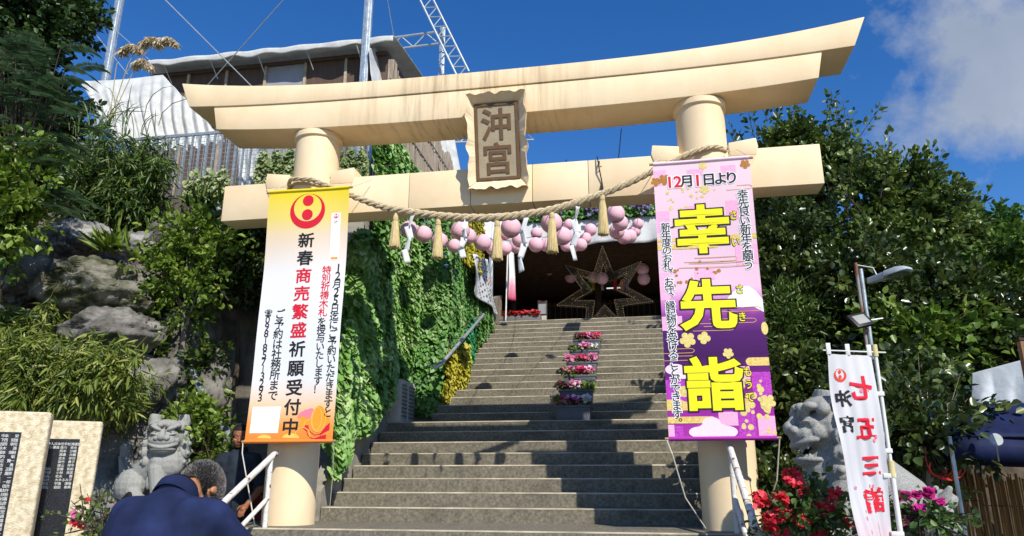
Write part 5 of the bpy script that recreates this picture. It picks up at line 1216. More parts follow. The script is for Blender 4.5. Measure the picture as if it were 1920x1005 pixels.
boulder('brown undercut rock ledge below the mossy face', 215, 625, 7.6, 95, 45, ROCK, 17)
boulder('rough rock behind the left lion statue', 250, 720, 7.7, 90, 70, ROCK, 21)
boulder('shaded rock next to the grey pipe', 330, 640, 8.3, 55, 70, ROCK, 25)
boulder('low rock behind the memorial slabs', 90, 720, 7.4, 90, 70, ROCK, 29)
boulder('dark rock in the shade under the fence wall', 330, 450, 8.6, 55, 45, ROCK, 33)
boulder('rock foot beside the concrete retaining wall', 385, 740, 8.4, 45, 80, ROCK, 37)
# ------------------------------------------------------------------ memorial slabs
TUFF = mat('coral_limestone', rgb('#b6a582'), .85, .2, 26, .5, 90, col2=rgb('#ddd0b2'), lo=.36, hi=.6); BG = mat('black_granite', rgb('#15151a'), .25, .4, 160, spec=.5, col2=rgb('#3a3a42'), lo=.45, hi=.75)
def slab(label, tr, w_, h_, rz, panel, lines, csize):
    """tr: world point of the top right front corner; panel: (x0, x1, z0, z1) from that corner, lines: (text, x, z)"""
    t = thing('memorial_slab', label, 'memorial', (tr.x, tr.y, -1.13), 'memorial slabs', rz); zt = tr.z + 1.13
    MB().box((-w_ / 2, .11, zt / 2 + .06), (w_, .22, zt - .12)).build('slab', TUFF, t, local=True, bevel=.018, seg=3)
    MB().box((-w_ / 2, .12, .06), (w_ + .3, .5, .12)).build('plinth', CONC, t, local=True, bevel=.01)
    pn = MB().box(((panel[0] + panel[1]) / 2, .006, zt + (panel[2] + panel[3]) / 2), (panel[1] - panel[0], .02, panel[3] - panel[2])).build('panel', BG, t, local=True)
    mb = MB(); fn = lambda x, z: (x, -.006, z)
    for txt, x, z, dx in lines:
        for i, ch in enumerate(txt):
            if ch != ' ': gly_add(mb, ch, x + i * dx, zt + z, csize, csize, fn, .012)
    o = link('lettering', mb.mesh('lettering'), plain('engraved_white', rgb('#cfcfc9'), .7), pn, local=True)
    return t
ra = R(37)
c1 = at(97.5, 773, 4.6); u1 = sz(97, 800, 4.6, 1)
n1 = ['中本 　栄', '下西 安雄', '吉岡 幸司', '永木 　満', '福本 幸嗣', '宮内 　敏', '小立 賢一', '大出 　勇', '小池 正嗣', '川村 嘉彦', '井上 　一', '佐藤 一郎', '貞高 信次', '進 満太叶', '朝田 欣吾', '中川 好喜', '梶原 弘彦', '中藤 保弘', '野田 正宏', '奥永 拓道', '早川 紀雄', '宇高 清隆', '大分県本部', '楠 　明一', '綾野 正武', '大塚 　昭']
slab('sand coloured memorial slab with one long list of names, at the left edge in front', c1, 1.25, 1.9, ra, (-.95, -42 * u1, -1.1, -38 * u1), [(s_.replace('　', ' '), -69 * u1, -38 * u1 - .026 - i * 7.35 * u1, 5.2 * u1) for i, s_ in enumerate(n1)], 6.6 * u1)
c2 = at(193.6, 790.5, 5.15); u2 = sz(193, 800, 5.15, 1)
rows = [('NPO法人日本空手松涛連盟', -100, 0), ('総本部指導員', -96, 6.3), ('香川 幸允', -63, 6.3), ('岡本 沙織', -63, 12.6), ('渡邊 大輔', -63, 18.9), ('志水 幸司', -63, 25.2), ('染竹 貴子', -63, 31.5), ('遠山 梓平', -63, 37.8), ('青森県', -88, 44.1), ('宮藤 和郎', -63, 44.1), ('東京都', -88, 50.4), ('小林 良匡', -63, 50.4), ('静岡県', -88, 56.7), ('松永 　賢', -63, 56.7), ('大阪府', -88, 63), ('大木るみ子', -63, 63), ('愛媛県', -88, 69.3), ('宇高 清隆', -63, 69.3), ('長崎県', -88, 75.6), ('岩田 泰典', -63, 75.6)]
slab('sand coloured memorial slab with a half filled black panel, behind the other slab', c2, .95, 1.9, ra, (-.60, -33 * u2, -1.05, -33 * u2), [(s_.replace('　', ' '), x * u2 + .015, -42 * u2 - z * u2, 5.3 * u2) for s_, x, z in rows], 5.6 * u2)
tag(MB().box((c2.x + .12, c2.y + .25, c2.z - .62), (.07, .05, .10)).prism([(c2.x + .09, c2.z - .57), (c2.x + .15, c2.z - .57), (c2.x + .13, c2.z - .53)], c2.y + .23, c2.y + .27).build('black_fixture', BLK, loc=(c2.x + .12, c2.y + .25, c2.z - .62)), 'small black fixture between the rear memorial slab and the left lion', 'fixture')

# ------------------------------------------------------------------ guardian lions
GRAN = mat('grey_granite', rgb('#6b6c69'), .8, .1, 200, .25, 200, col2=rgb('#aeaea8'), lo=.36, hi=.62, detail=3)
def lion(label, loc, rz, scale, open_mouth, head_turn, tail=1.0):
    t = thing('lion_dog_statue', label, 'statue', loc, 'stone guardian lion dogs', rz, scale)
    b = MB()
    for s in (-1, 1):
        b.ell((s * .15, .22, .20), (.15, .22, .20)).ell((s * .22, .02, .055), (.085, .16, .055)).cap((s * .20, .10, .12), (s * .22, .0, .06), .09, .07)
        b.cap((s * .14, -.17, .40), (s * .15, -.25, .09), .105, .085); b.ell((s * .15, -.31, .05), (.09, .13, .055))
        for k in (-1, 0, 1): b.ell((s * .15 + k * .05, -.41, .04), (.028, .045, .04)); b.ell((s * .22 + k * .045, -.13, .04), (.026, .045, .036))
        b.ell((s * .13, -.17, .47), (.10, .11, .13))
        b.ell((s * .20, .24, .30), (.05, .07, .07)).ell((s * .17, -.10, .24), (.035, .05, .09))
    b.cap((0, .26, .25), (0, -.05, .50), .20, .20, 18).ell((0, -.20, .46), (.19, .19, .21)).ell((0, -.31, .42), (.10, .08, .10)).cap((0, -.08, .45), (0, -.12, .68), .20, .19, 16)
    for k in range(-2, 3): b.ell((k * .055, -.30 + abs(k) * .02, .50 - abs(k) * .03), (.02, .03, .09))
    # tail: upright flame with curls at its root
    b.cap((0, .40, .14), (0, .50, .14 + .26 * tail), .10, .075)
    if tail > .9: b.cap((0, .50, .38), (.02, .54, .58), .085, .07).cap((0, .54, .55), (.0, .55, .66), .07, .075)
    for s in (-1, 1):
        b.cap((s * .05, .48, .14 + .22 * tail), (s * .10, .52, .14 + .40 * tail), .055, .02)
        for q, r_ in (((s * .10, .44, .20), .07), ((s * .07, .50, .11), .055), ((s * .15, .40, .10), .055), ((s * .05, .52, .28), .06)):
            b.ell(q, r_); b.ell((q[0] * 1.22, q[1] + r_ * .6, q[2] + r_ * .2), r_ * .45)
    HM = Matrix.Translation((0, -.13, .70)) @ Matrix.Rotation(head_turn, 4, 'Z'); h = MB()
    h.ell((0, -.02, .06), (.20, .19, .17)).cap((0, .08, -.12), (0, -.02, .06), .19, .18).ell((0, -.06, .20), (.15, .13, .06))
    h.ell((0, -.20, .015), (.135, .095, .070)).ell((0, -.17, .08), (.15, .07, .07))
    jz = -.15 if open_mouth else -.085
    h.ell((0, -.165, jz), (.12, .10, .036)).cap((-.12, -.10, jz + .01), (-.12, -.02, 0), .035, .05).cap((.12, -.10, jz + .01), (.12, -.02, 0), .035, .05)
    h.ell((0, -.29, .06), (.045, .038, .042)).ell((-.05, -.28, .045), (.034, .03, .028)).ell((.05, -.28, .045), (.034, .03, .028)).cap((0, -.25, .12), (0, -.28, .07), .028, .035)
    lip = [(.135 * math.sin(a), -.175 - .10 * math.cos(a), -.032 - .018 * math.cos(a * 2.0)) for a in [(-1.7 + 3.4 * i / 14) for i in range(15)]]; h.tube(lip, .018, 7)
    lip2 = [(.120 * math.sin(a), -.165 - .10 * math.cos(a), jz + .018) for a in [(-1.7 + 3.4 * i / 14) for i in range(15)]]; h.tube(lip2, .016, 7)
    for i in range(-3, 4):
        h.ell((i * .032, -.255 + abs(i) * .012, -.052), (.015, .014, .022))
        if open_mouth: h.ell((i * .030, -.245 + abs(i) * .012, jz + .035), (.014, .013, .020))
    if open_mouth: h.ell((0, -.16, jz + .035), (.075, .10, .018)); h.ell((.06, -.245, -.055), (.016, .016, .04)); h.ell((-.06, -.245, -.055), (.016, .016, .04))
    for s in (-1, 1):
        h.ell((s * .078, -.200, .115), (.036, .030, .026)).ell((s * .075, -.215, .150), (.062, .042, .024), (0, -s * .42, 0)).ell((s * .12, -.19, .185), (.05, .045, .03)).ell((s * .04, -.215, .185), (.035, .04, .03)).ell((s * .15, -.12, .165), .045).ell((s * .085, -.215, .088), (.05, .03, .012), (0, -s * .2, 0))
        h.ell((s * .125, -.14, .03), (.04, .06, .05))
        h.tube([(s * .15, -.02, .18), (s * .155, -.0, .24), (s * .15, .01, .31)], [.062, .068, .066], 12); h.ell((s * .165, -.05, .26), (.03, .02, .05))
        # mane: rows of spiral curls
        for q, r_ in (((.185, -.02, .10), .062), ((.20, -.035, .0), .065), ((.195, -.05, -.10), .064), ((.175, -.06, -.195), .062), ((.17, .08, .13), .062), ((.195, .075, .03), .066), ((.195, .07, -.08), .068), ((.185, .06, -.185), .066), ((.11, .16, .11), .06), ((.13, .17, .0), .066), ((.13, .17, -.12), .068), ((.12, .17, -.23), .062), ((.165, .03, -.28), .058), ((.04, .19, .06), .055), ((.04, .20, -.06), .06)):
            h.ell((s * q[0], q[1], q[2]), (r_ * .75, r_, r_)); n_ = Vector((s * q[0], q[1] - .02, 0)).normalized()
            h.ell(Vector((s * q[0], q[1], q[2])) + n_ * r_ * .62, r_ * .42)
            rg = [Vector((s * q[0], q[1], q[2])) + n_ * r_ * .50 + (n_.cross(Vector((0, 0, 1))) * math.cos(a) + Vector((0, 0, 1)) * math.sin(a)) * r_ * .74 for a in [i * .55 for i in range(12)]]; h.tube(rg, r_ * .17, 5)
        # beard locks sweeping down the neck
        for k in range(4): h.tube([(s * (.05 + .03 * k), -.16 + .05 * k, jz - .02), (s * (.08 + .03 * k), -.15 + .06 * k, -.24), (s * (.05 + .035 * k), -.15 + .06 * k, -.36)], [.032, .030, .012], 7)
    h.cap((0, -.16, jz - .01), (0, -.13, jz - .10), .045, .012)
    HM = HM @ Matrix.Scale(1.13, 4); h.v = [tuple(HM @ Vector(v)) for v in h.v]; b.add(h.v, h.f)
    me = remeshed(b, .0068, 1, .35); link('body', me, GRAN, t, local=True)
    for s in (-1, 1):
        q = HM @ Vector((s * .076, -.226, .113)); MB().ell(q, (.014, .008, .010)).build('eye', mat('granite_dark', rgb('#6c6d6a'), .7, .1, 90), t, True, local=True)
    MB().box((0, .03, -.035), (.58, 1.05, .07)).build('base', GRAN, t, local=True, bevel=.012)
    return t
def pedestal(label, x, y, ztop, w_, zg, rz):
    t = thing('stone_pedestal', label, 'pedestal', (x, y, zg), 'stone pedestals', rz); H_ = ztop - zg
    MB().box((0, 0, H_ - .05), (w_, w_ * 1.35, .10)).build('cap', GRAN, t, local=True, bevel=.012); MB().box((0, 0, H_ / 2 - .02), (w_ * .88, w_ * 1.2, H_ - .16)).build('shaft', GRAN, t, local=True, bevel=.01); MB().box((0, 0, .05), (w_ * 1.08, w_ * 1.45, .10)).build('foot', CONC, t, local=True, bevel=.012)
LZ = .02
p_ = at(284, 942, 7.25); lz = p_.z; rl = R(78); lion('grey granite lion dog with closed mouth sitting behind the man in navy', (p_.x, 7.25, lz), rl, .86, False, R(-56))
pedestal('grey stone pedestal under the closed mouthed lion', p_.x, 7.25, lz - .063, .70, -.76, rl)
q_ = at(1640, 1022, 5.9); rz_ = R(-86); lion('grey granite lion dog with open mouth in profile behind the white flag', (q_.x, 6.0, q_.z), rz_, 1.08, True, R(2), .55)
pedestal('grey stone pedestal under the open mouthed lion', q_.x, 6.0, q_.z - .078, .84, -1.13, rz_)

# ------------------------------------------------------------------ people
SKIN = mat('tanned_skin', rgb('#a5704f'), .55, .08, 30, .1, 120, col2=rgb('#bd8763')); SKIND = mat('brown_skin', rgb('#8f5a3c'), .55, .08, 30)
NAVY = mat('navy_polo', rgb('#1b2440'), .85, .12, 7, .5, 300, spec=.2, col2=rgb('#27325a')); CHAR = mat('charcoal_shirt', rgb('#1e242d'), .85, .12, 8, .4, 200, spec=.2, col2=rgb('#2c3540')); TROU = mat('dark_trousers', rgb('#15161b'), .85, .15, 9)
def hand(mb, wrist, d, side, k=1.0):
    """palm and five curled fingers, thumb from the side of the palm"""
    w_ = Vector(wrist); d = Vector(d).normalized(); sd = Vector(side).normalized(); nrm = d.cross(sd).normalized()
    mb.cap(w_, w_ + d * .075 * k, .026 * k, .034 * k, 10).ell(w_ + d * .055 * k, (.040 * k, .040 * k, .026 * k))
    for i, (off, ln) in enumerate(((-.030, .068), (-.010, .078), (.011, .072), (.030, .056))):
        a = w_ + d * .082 * k + sd * off * k; m_ = a + d * ln * .55 * k - nrm * .012 * k; e = m_ + d * ln * .35 * k - nrm * .030 * k; mb.cap(a, m_, .0095 * k, .0088 * k, 8).cap(m_, e, .0088 * k, .0075 * k, 8)
    a = w_ + d * .03 * k - sd * .034 * k; mb.cap(a, a + d * .035 * k - sd * .028 * k, .012 * k, .010 * k, 8).cap(a + d * .035 * k - sd * .028 * k, a + d * .065 * k - sd * .03 * k - nrm * .01 * k, .010 * k, .008 * k, 8)
def person(label, loc, rz, scale, lean, nod, armR, armL, shirt, skin, hair, hairn, hips_h=.93, turn=0.0, face=True):
    """stands facing +y; lean of the trunk and nod of the head forward; arms are (elbow, hand) points"""
    t = thing('person', label, 'person', loc, None, rz, scale)
    hip = Vector((0, 0, hips_h)); up = Vector((0, math.sin(lean), math.cos(lean))); fw = Vector((0, math.cos(lean), -math.sin(lean)))
    ch = hip + up * .34; sh = hip + up * .50; nb = hip + up * .575 - fw * .01; na = lean + nod; hu = Vector((math.sin(turn) * 0, math.sin(na), math.cos(na)))
    hc = nb + hu * .155 + Vector((0, .03 * math.cos(na), 0)); body = MB(); HR = (Matrix.Rotation(turn, 3, 'Z') @ Matrix.Rotation(-na, 3, 'X'))
    body.cap(nb - up * .06, nb + hu * .08, .062, .056, 14).ell(hc + HR @ Vector((0, -.01, .035)), (.077, .097, .09), HR, 20, 14).ell(hc + HR @ Vector((0, .035, -.045)), (.058, .062, .072), HR).ell(hc + HR @ Vector((0, .060, -.092)), (.032, .028, .022), HR)
    for s in (-1, 1): body.ell(hc + HR @ Vector((s * .078, -.005, -.005)), (.009, .019, .029), HR)
    if face:
        body.ell(hc + HR @ Vector((0, .098, -.02)), (.013, .022, .026), HR).ell(hc + HR @ Vector((0, .108, -.035)), (.018, .016, .012), HR)
        for s in (-1, 1): body.ell(hc + HR @ Vector((s * .032, .083, .022)), (.028, .014, .010), HR).ell(hc + HR @ Vector((s * .042, .065, -.03)), (.026, .026, .024), HR)
        body.ell(hc + HR @ Vector((0, .092, -.062)), (.024, .010, .006), HR).ell(hc + HR @ Vector((0, .090, -.073)), (.020, .010, .007), HR)
    sR, sL = sh + Vector((.172, 0, -.01)), sh + Vector((-.172, 0, -.01)); eR, hR, eL, hL = map(Vector, (*armR, *armL))
    for s_, e, h_, sgn in ((sR, eR, hR, 1), (sL, eL, hL, -1)):
        body.cap(s_, e, .050, .042, 12).cap(e, h_, .042, .028, 12); d = (h_ - e).normalized(); hand(body, h_ - d * .01, d, Vector((sgn, 0, 0)) - d * d.x * sgn)
    body.cap(hip, ch, .13, .14, 14); kn = []
    for s in (-1, 1):
        a = hip + Vector((s * .09, 0, -.03)); k_ = Vector((s * .105, .03, hips_h * .52)); an = Vector((s * .115, -.01, .09)); body.cap(a, k_, .085, .058, 12).cap(k_, an, .058, .038, 12); kn.append((a, k_, an, s))
    link('body', remeshed(body, .0075, 4, .5), skin, t, local=True)
    c_ = MB(); c_.cap(hip - up * .02, ch, .155, .165, 18).cap(ch, sh - up * .02, .165, .13, 18)
    for s_, e in ((sR, eR), (sL, eL)):
        d = (e - s_); c_.cap(sh + (s_ - sh) * .35 - up * .01, s_, .085, .078, 14); c_.cap(s_, s_ + d * .78, .075, .072, 14); c_.ell(ch + (s_ - sh) * .62 + up * .05, (.10, .125, .17))
    c_.cap(nb - up * .08, nb - up * .02, .10, .072, 14)
    me = remeshed(c_, .010, 8, .5)
    for v in me.vertices:   # creases of the cloth
        k = noise.fractal(Vector((v.co.x * 6, v.co.y * 6, v.co.z * 11)), 1, 2, 3); kf = math.sin(v.co.z * 34 + v.co.x * 22 + 3 * noise.noise(v.co * 5)) * max(0, noise.noise(v.co * 4 + Vector((4, 1, 0)))); v.co += v.normal * (k * .008 + kf * .010)
    so_ = link('shirt', me, shirt, t, local=True)
    col = MB()
    for r0, r1, z0, z1 in ((.070, .064, -.005, .045), (.074, .080, .045, .012)):
        col.grid(lambda u, v: nb + HRc @ Vector(((r0 + (r1 - r0) * v) * 1.05 * math.sin(u * 6.283), (r0 + (r1 - r0) * v) * math.cos(u * 6.283) - .0, z0 + (z1 - z0) * v)), 28, 3) if False else None
    CR = Matrix.Rotation(-lean - nod * .35, 3, 'X')
    def cf(u, v):
        a = u * 6.283; r_ = .070 + .012 * (v > .5); z = -.02 + .07 * (1 - abs(2 * v - 1)) ; return nb + CR @ Vector((r_ * math.sin(a), r_ * math.cos(a) * 1.05, z - .012))
    link('collar', solid(MB().grid(cf, 32, 6).mesh('collar', True), .006), shirt, so_, local=True)
    tr_ = MB(); tr_.ell(hip + Vector((0, 0, -.03)), (.165, .125, .13))
    for a, k_, an, s in kn: tr_.cap(a, k_, .10, .078, 12).cap(k_, an, .078, .062, 12)
    link('trousers', remeshed(tr_, .013, 5, .5), TROU, t, local=True)
    for a, k_, an, s in kn: MB().ell((an.x, .06, .045), (.048, .135, .045)).box((an.x, .06, .014), (.092, .26, .026)).build('shoe', BLK, t, True, local=True, bevel=.006)
    cap_ = MB().ell(hc + HR @ Vector((0, -.014, .036)), (.083, .103, .095), HR, 40, 30); keep = []
    me = cap_.mesh('hair', True); inv = HR.transposed()
    import bmesh
    bm = bmesh.new(); bm.from_mesh(me); dl = []
    for f in bm.faces:
        q = inv @ (f.calc_center_median() - hc)
        if (q.y > .045 and q.z < .075) or q.z < -.045 or (abs(q.x) > .06 and -.02 < q.y < .02 and q.z < .0): dl.append(f)
    bmesh.ops.delete(bm, geom=dl, context='FACES'); bm.to_mesh(me); bm.free()
    ho = link('hair', me, hair[0], t, local=True)
    P = []; D = []; U_ = []
    for i in range(hairn):
        d = Vector(unit(1)[0]); q = Vector((d.x * .084, d.y * .104 - .014, d.z * .096 + .036))
        if (q.y > .04 and q.z < .08) or q.z < -.048 or (abs(q.x) > .06 and -.02 < q.y < .02 and q.z < .0): continue
        P.append(tuple(hc + HR @ (q * .985))); dn = HR @ (d + Vector((random.gauss(0, .2), -.25, -.25))).normalized(); D.append(tuple(dn)); U_.append(tuple(HR @ d))
    link('hair_strands', leaf_mesh('strands', np.array(P), np.array(D), np.array(U_), .013 * (.6 + .7 * rng.random(len(P))), 'blade'), hair[1], ho, local=True)
    if face:
        for s in (-1, 1):
            MB().ell(hc + HR @ Vector((s * .032, .084, .004)), (.012, .007, .006), HR, 10, 6).build('eye', mat('eye_white', (.6, .58, .55), .3), t, True, local=True)
            MB().ell(hc + HR @ Vector((s * .032, .090, .004)), (.0055, .003, .0055), HR, 8, 5).build('iris', plain('iris_dark', (.02, .012, .008), .2), t, True, local=True)
            MB().ell(hc + HR @ Vector((s * .033, .089, .028)), (.020, .006, .0045), HR, 10, 5).build('eyebrow', plain('brow_dark', (.015, .012, .01), .8), t, True, local=True)
        MB().ell(hc + HR @ Vector((0, .097, -.067)), (.021, .007, .005), HR, 12, 6).build('mouth', plain('lip', rgb('#7c4238'), .5), t, True, local=True)
    return t
HG = (mat('grey_scalp', rgb('#38322e'), .8, .1, 9), leafmat('grey_hair', (.03, .026, .024), (.14, .13, .12), (.50, .48, .46), .5, 0.0)); HB = (plain('black_scalp', (.012, .010, .009), .8), leafmat('black_hair', (.006, .005, .005), (.012, .010, .009), (.03, .026, .024), .5, 0.0))
g = at(347, 905, 2.85)
person('man in a navy polo shirt seen from behind, bowing his cropped grey head', (g.x - .02, g.y - .26, -1.13), R(4), 1.035, R(28), R(58), ((.25, .44, 1.20), (.27, .70, 1.10)), ((-.27, .26, 1.08), (-.16, .48, .98)), NAVY, SKIN, HG, 26000, .965, face=True)
g2 = at(447, 822, 7.55)
person('man in a charcoal shirt in shade behind the white and orange banner corner', (g2.x + .02, 7.6, -.76), R(180 + 8), 1.0, R(4), R(6), ((.33, .06, 1.22), (.42, .30, 1.16)), ((-.27, .02, 1.12), (-.2, .2, .95)), CHAR, SKIND, HB, 3000, .93, turn=R(22))

# ------------------------------------------------------------------ flag, lamp, flowers and stall on the right
PLAS = mat('white_plastic', rgb('#dcdcd6'), .5); CLAMP = mat('cream_plastic', rgb('#cfc08a'), .5)
FY = 5.15
ptop, pbot = at(1651, 660, FY), at(1689, 1003, FY); fx_ = pbot.x
nb_ = thing('nobori_flag', 'white vertical flag with red characters on a white pole before the right lion', 'flag', (fx_, FY, -1.13)); zt = ptop.z
MB().tube([(fx_, FY, -1.13), (fx_, FY, .55)], .016, 10).build('pole', PLAS, nb_, True); MB().tube([(fx_, FY, .5), (fx_, FY, zt + .03)], .012, 10).build('pole', PLAS, nb_, True)
MB().tube([(fx_, FY, .47), (fx_, FY, .57)], .021, 10).build('pole_joint', CLAMP, nb_, True); MB().tube([(fx_, FY, zt - .03), (fx_, FY, zt + .05)], .018, 10).build('pole_joint', CLAMP, nb_, True)
dirx = Vector((-.93, -.36, 0)); FWd, FHt = .33, 1.40
MB().tube([Vector((fx_, FY, zt)) - dirx * .08, Vector((fx_, FY, zt)) + dirx * (FWd + .06)], .005, 8).build('cross_rod', PLAS, nb_, True)
def fl(u, v, k=0.0):
    """u from the pole outwards, v down the cloth"""
    side_ = Vector((dirx.y, -dirx.x, 0)).normalized(); side_ = side_ if side_.y < 0 else -side_
    w_ = .026 * math.sin(6.0 * v + 3 * u) * (.3 + v) + .016 * math.sin(13 * v - 4 * u) * u + .03 * v * u + .008 * math.sin(24 * u + 5 * v) * (.4 + v)
    return Vector((fx_, FY, zt - .025 - v * FHt)) + dirx * (.035 + u * FWd * (1 - .10 * v)) + side_ * (w_ + k) - Vector((0, 0, .02 * u * math.sin(2.4 * v)))
flm = ramp_cloth('flag_cloth', [(0, rgb('#dba0b0')), (.16, rgb('#e3c9d0')), (.30, rgb('#d9d9de')), (1, rgb('#e0e0e2'))], 'Z', .0 + (zt - .025 - FHt) + 1.13, zt + 1.13, .02, 3, .8, .25)
link('cloth', MB().grid(lambda u, v: fl(u, v), 30, 60).mesh('cloth', True), flm, nb_)
for u in (.04, .52, .97):
    MB().box(fl(u, 0) + Vector((0, 0, .035)), (.028, .012, .075)).build('loop', PLAS, nb_, bevel=.002)
for v in (.18, .44, .55, .80): MB().box((fx_ - .02, FY, fl(0, v).z), (.075, .034, .028)).build('loop', PLAS, nb_, bevel=.003)
F1 = lambda x, z: fl(x, z, .004)
rd = MB(); bk = MB(); pk = MB()
W2 = FWd
def fgly(mb, ch, u, v, wu, bold):   # the cloth is seen from its back, so the characters are mirrored
    vs, fs = glyph(ch, bold); out = []
    for x, y, zz in vs: out.append(fl(u + (x - .5) * wu, v - (y - .38) * wu * FWd / FHt, .004 + zz))
    mb.add(out, fs)
for ch, v, wu in (('七', .155, .50), ('五', .335, .47), ('三', .50, .42), ('詣', .65, .46)): fgly(rd, ch, .36 if ch != '三' else .33, v, wu, .036)
strokes(rd, F1, [(.36, .75), (.37, .80), (.375, .88)], .02)
for ch, v in (('沖', .20), ('宮', .315)): fgly(bk, ch, .76, v, .32, .036)
for r_, cx_, cz_ in ((.13, .76, .095),):
    k = FWd / FHt; n = 40
    o_ = [F1(cx_ + r_ * math.cos(2 * math.pi * i / n), cz_ - r_ * k * math.sin(2 * math.pi * i / n)) for i in range(n)]; i_ = [F1(cx_ + r_ * .76 * math.cos(2 * math.pi * i / n), cz_ - r_ * .18 * k - r_ * .76 * k * math.sin(2 * math.pi * i / n)) for i in range(n)]
    em = MB(); em.add(o_ + i_, [(i, (i + 1) % n, n + (i + 1) % n, n + i) for i in range(n)])
    for dz in (.52, -.22): em.add([F1(cx_ + r_ * .29 * math.cos(2 * math.pi * i / 20), cz_ - (dz * r_ + r_ * .29 * math.sin(2 * math.pi * i / 20)) * k) for i in range(20)], [tuple(range(20))])
    put(nb_, MB(), 'x', RED); link('emblem', em.mesh('emblem'), plain('print_vermilion', rgb('#e0402c'), .7), nb_)
link('lettering', rd.mesh('l'), RED, nb_); link('lettering', bk.mesh('l'), BLACK, nb_)
for i in range(16):
    u, v = random.uniform(.05, .95), random.uniform(.03, .95); s_ = random.uniform(.02, .035); a = random.random() * 3
    pk.add([F1(u + s_ * math.cos(2 * math.pi * j / 10 + a) * (1.0 if j % 5 else .6), v + s_ * .3 * math.sin(2 * math.pi * j / 10 + a)) for j in range(10)], [tuple(range(10))])
link('printed_petals', pk.mesh('p'), ROSE, nb_)
# street lamp
LY = 7.6; lt_, lb_ = at(1627, 492, LY), at(1627, 800, LY); lx = at(1628, 640, LY).x
RSTEEL = mat('rusty_steel', rgb('#8f8c86'), .6, .2, 5, .3, 40, col2=rgb('#7a4c36'), stretch=(3, 3, 1), lo=.5, hi=.6)
la = thing('street_lamp', 'street lamp with a pale grey flat head on twin poles behind the white flag', 'street lamp', (lx, LY, -1.1))
MB().tube([(lx - .022, LY, -1.1), (lx - .018, LY, lt_.z)], .017, 10).build('pole', RSTEEL, la, True); MB().tube([(lx + .022, LY - .01, -1.1), (lx + .02, LY - .01, lt_.z - .07)], .020, 12).build('pole', STEEL, la, True)
h0, h1 = at(1629, 527, LY), at(1706, 503, LY - .35); hd = (h1 - h0); ax = hd.normalized(); sd = ax.cross(Vector((0, 0, 1))).normalized(); un = sd.cross(ax); Lh = hd.length
def hp_(a, w_, z): return h0 + ax * Lh * a + sd * w_ + un * z
hv = []; 
for a, w_, z0_, z1_ in ((0, .035, -.03, .03), (.42, .045, -.03, .04), (.46, .075, -.02, .04), (.75, .085, -.02, .045), (.93, .075, -.015, .03), (1, .05, -.008, .01)): hv += [hp_(a, -w_, z0_), hp_(a, w_, z0_), hp_(a, w_ * .7, z1_), hp_(a, -w_ * .7, z1_)]
hf = [(0, 1, 2, 3), (23, 22, 21, 20)] + [(4 * i + j, 4 * i + (j + 1) % 4, 4 * i + 4 + (j + 1) % 4, 4 * i + 4 + j) for i in range(5) for j in range(4)]
MB().add(hv, hf).build('lamp_head', mat('lamp_grey', rgb('#a9b3b8'), .45, .06, 9), la, bevel=.006)
MB().add([hp_(.5, -.07, -.037), hp_(.95, -.06, -.028), hp_(.95, .06, -.028), hp_(.5, .07, -.037)], [(0, 1, 2, 3)]).build('lens', mat('lamp_lens', rgb('#5d6468'), .2), la)
MB().tube([(lx - .02, LY, lt_.z - .02), h0.lerp(h1, .15) + Vector((0, 0, .12)), h0.lerp(h1, .22) + Vector((0, 0, .03))], .006, 6).build('cable', PLAS, la, True)
fd = thing('floodlight', 'small black floodlight clamped halfway up the street lamp', 'floodlight', at(1618, 602, LY - .08)); fc = at(1613, 601, LY - .10); FM_ = Matrix.Translation(fc) @ Euler((R(-35), R(-14), R(28))).to_matrix().to_4x4()
def fbox(c_, d): m = MB().box(c_, d); m.v = [tuple(FM_ @ Vector(v)) for v in m.v]; return m
fbox((0, 0, 0), (.22, .035, .17)).build('housing', BLK, fd, bevel=.006); fbox((0, -.020, 0), (.15, .004, .11)).build('glass', mat('led_panel', rgb('#9a9a94'), .35), fd)
MB().tube([fc + Vector((.06, .02, 0)), (lx, LY - .02, fc.z + .01), (lx + .16, LY - .02, fc.z + .03)], .008, 6).build('bracket', STEEL, fd)
# bougainvillea and other flowers
def flowering(label, name, px, py, Y, rx, rz, nl, leaf, lm, nf, fm, fsize, zg, cat='flowering bush', lobes=6, group=None, clusters=9, extra=()):
    c_ = at(px, py, Y); a, b_ = sz(px, py, Y, rx), sz(px, py, Y, rz); t = tree(name, label, (c_.x, Y + .05, zg), c_, (a, a * .7, b_), lobes, nl, 12, leaf, lm, tr=.016, spread=.2, cat=cat, group=group, fill=.7, twigs=36)
    def cl(m, n_, k_, nm):
        for i in range(k_):
            d = Vector(unit(1)[0]); d.y = -abs(d.y) * .8; q = c_ + Vector((d.x * a, d.y * a * .7, d.z * b_)) * random.uniform(.7, 1.05); r_ = a * random.uniform(.10, .20)
            blossoms(nm, t, q.x, q.y, q.z, r_, r_ * .7, r_ * 1.2, n_, fsize, m)
    cl(fm, nf, clusters, 'flowers')
    for m, n_, k_, nm in extra: cl(m, n_, k_, nm)
    return t
FRB = leafmat('bougainvillea_petal', (.50, .01, .02), (.78, .03, .05), (.92, .10, .14), .6, .35)
LB = leafmat('bougainvillea_leaf', (.02, .05, .01), (.05, .11, .02), (.14, .22, .05), .45, .25)
flowering('red bougainvillea bush in front of the right lion and right pillar', 'bougainvillea', 1505, 965, 5.45, 82, 72, 95, .055, LB, 22, FRB, .023, -1.13, clusters=20)
flowering('magenta flowering bush at the foot of the white flag pole', 'bougainvillea', 1728, 965, 5.6, 44, 42, 40, .055, LB, 22, FM, .028, -1.13, clusters=7)
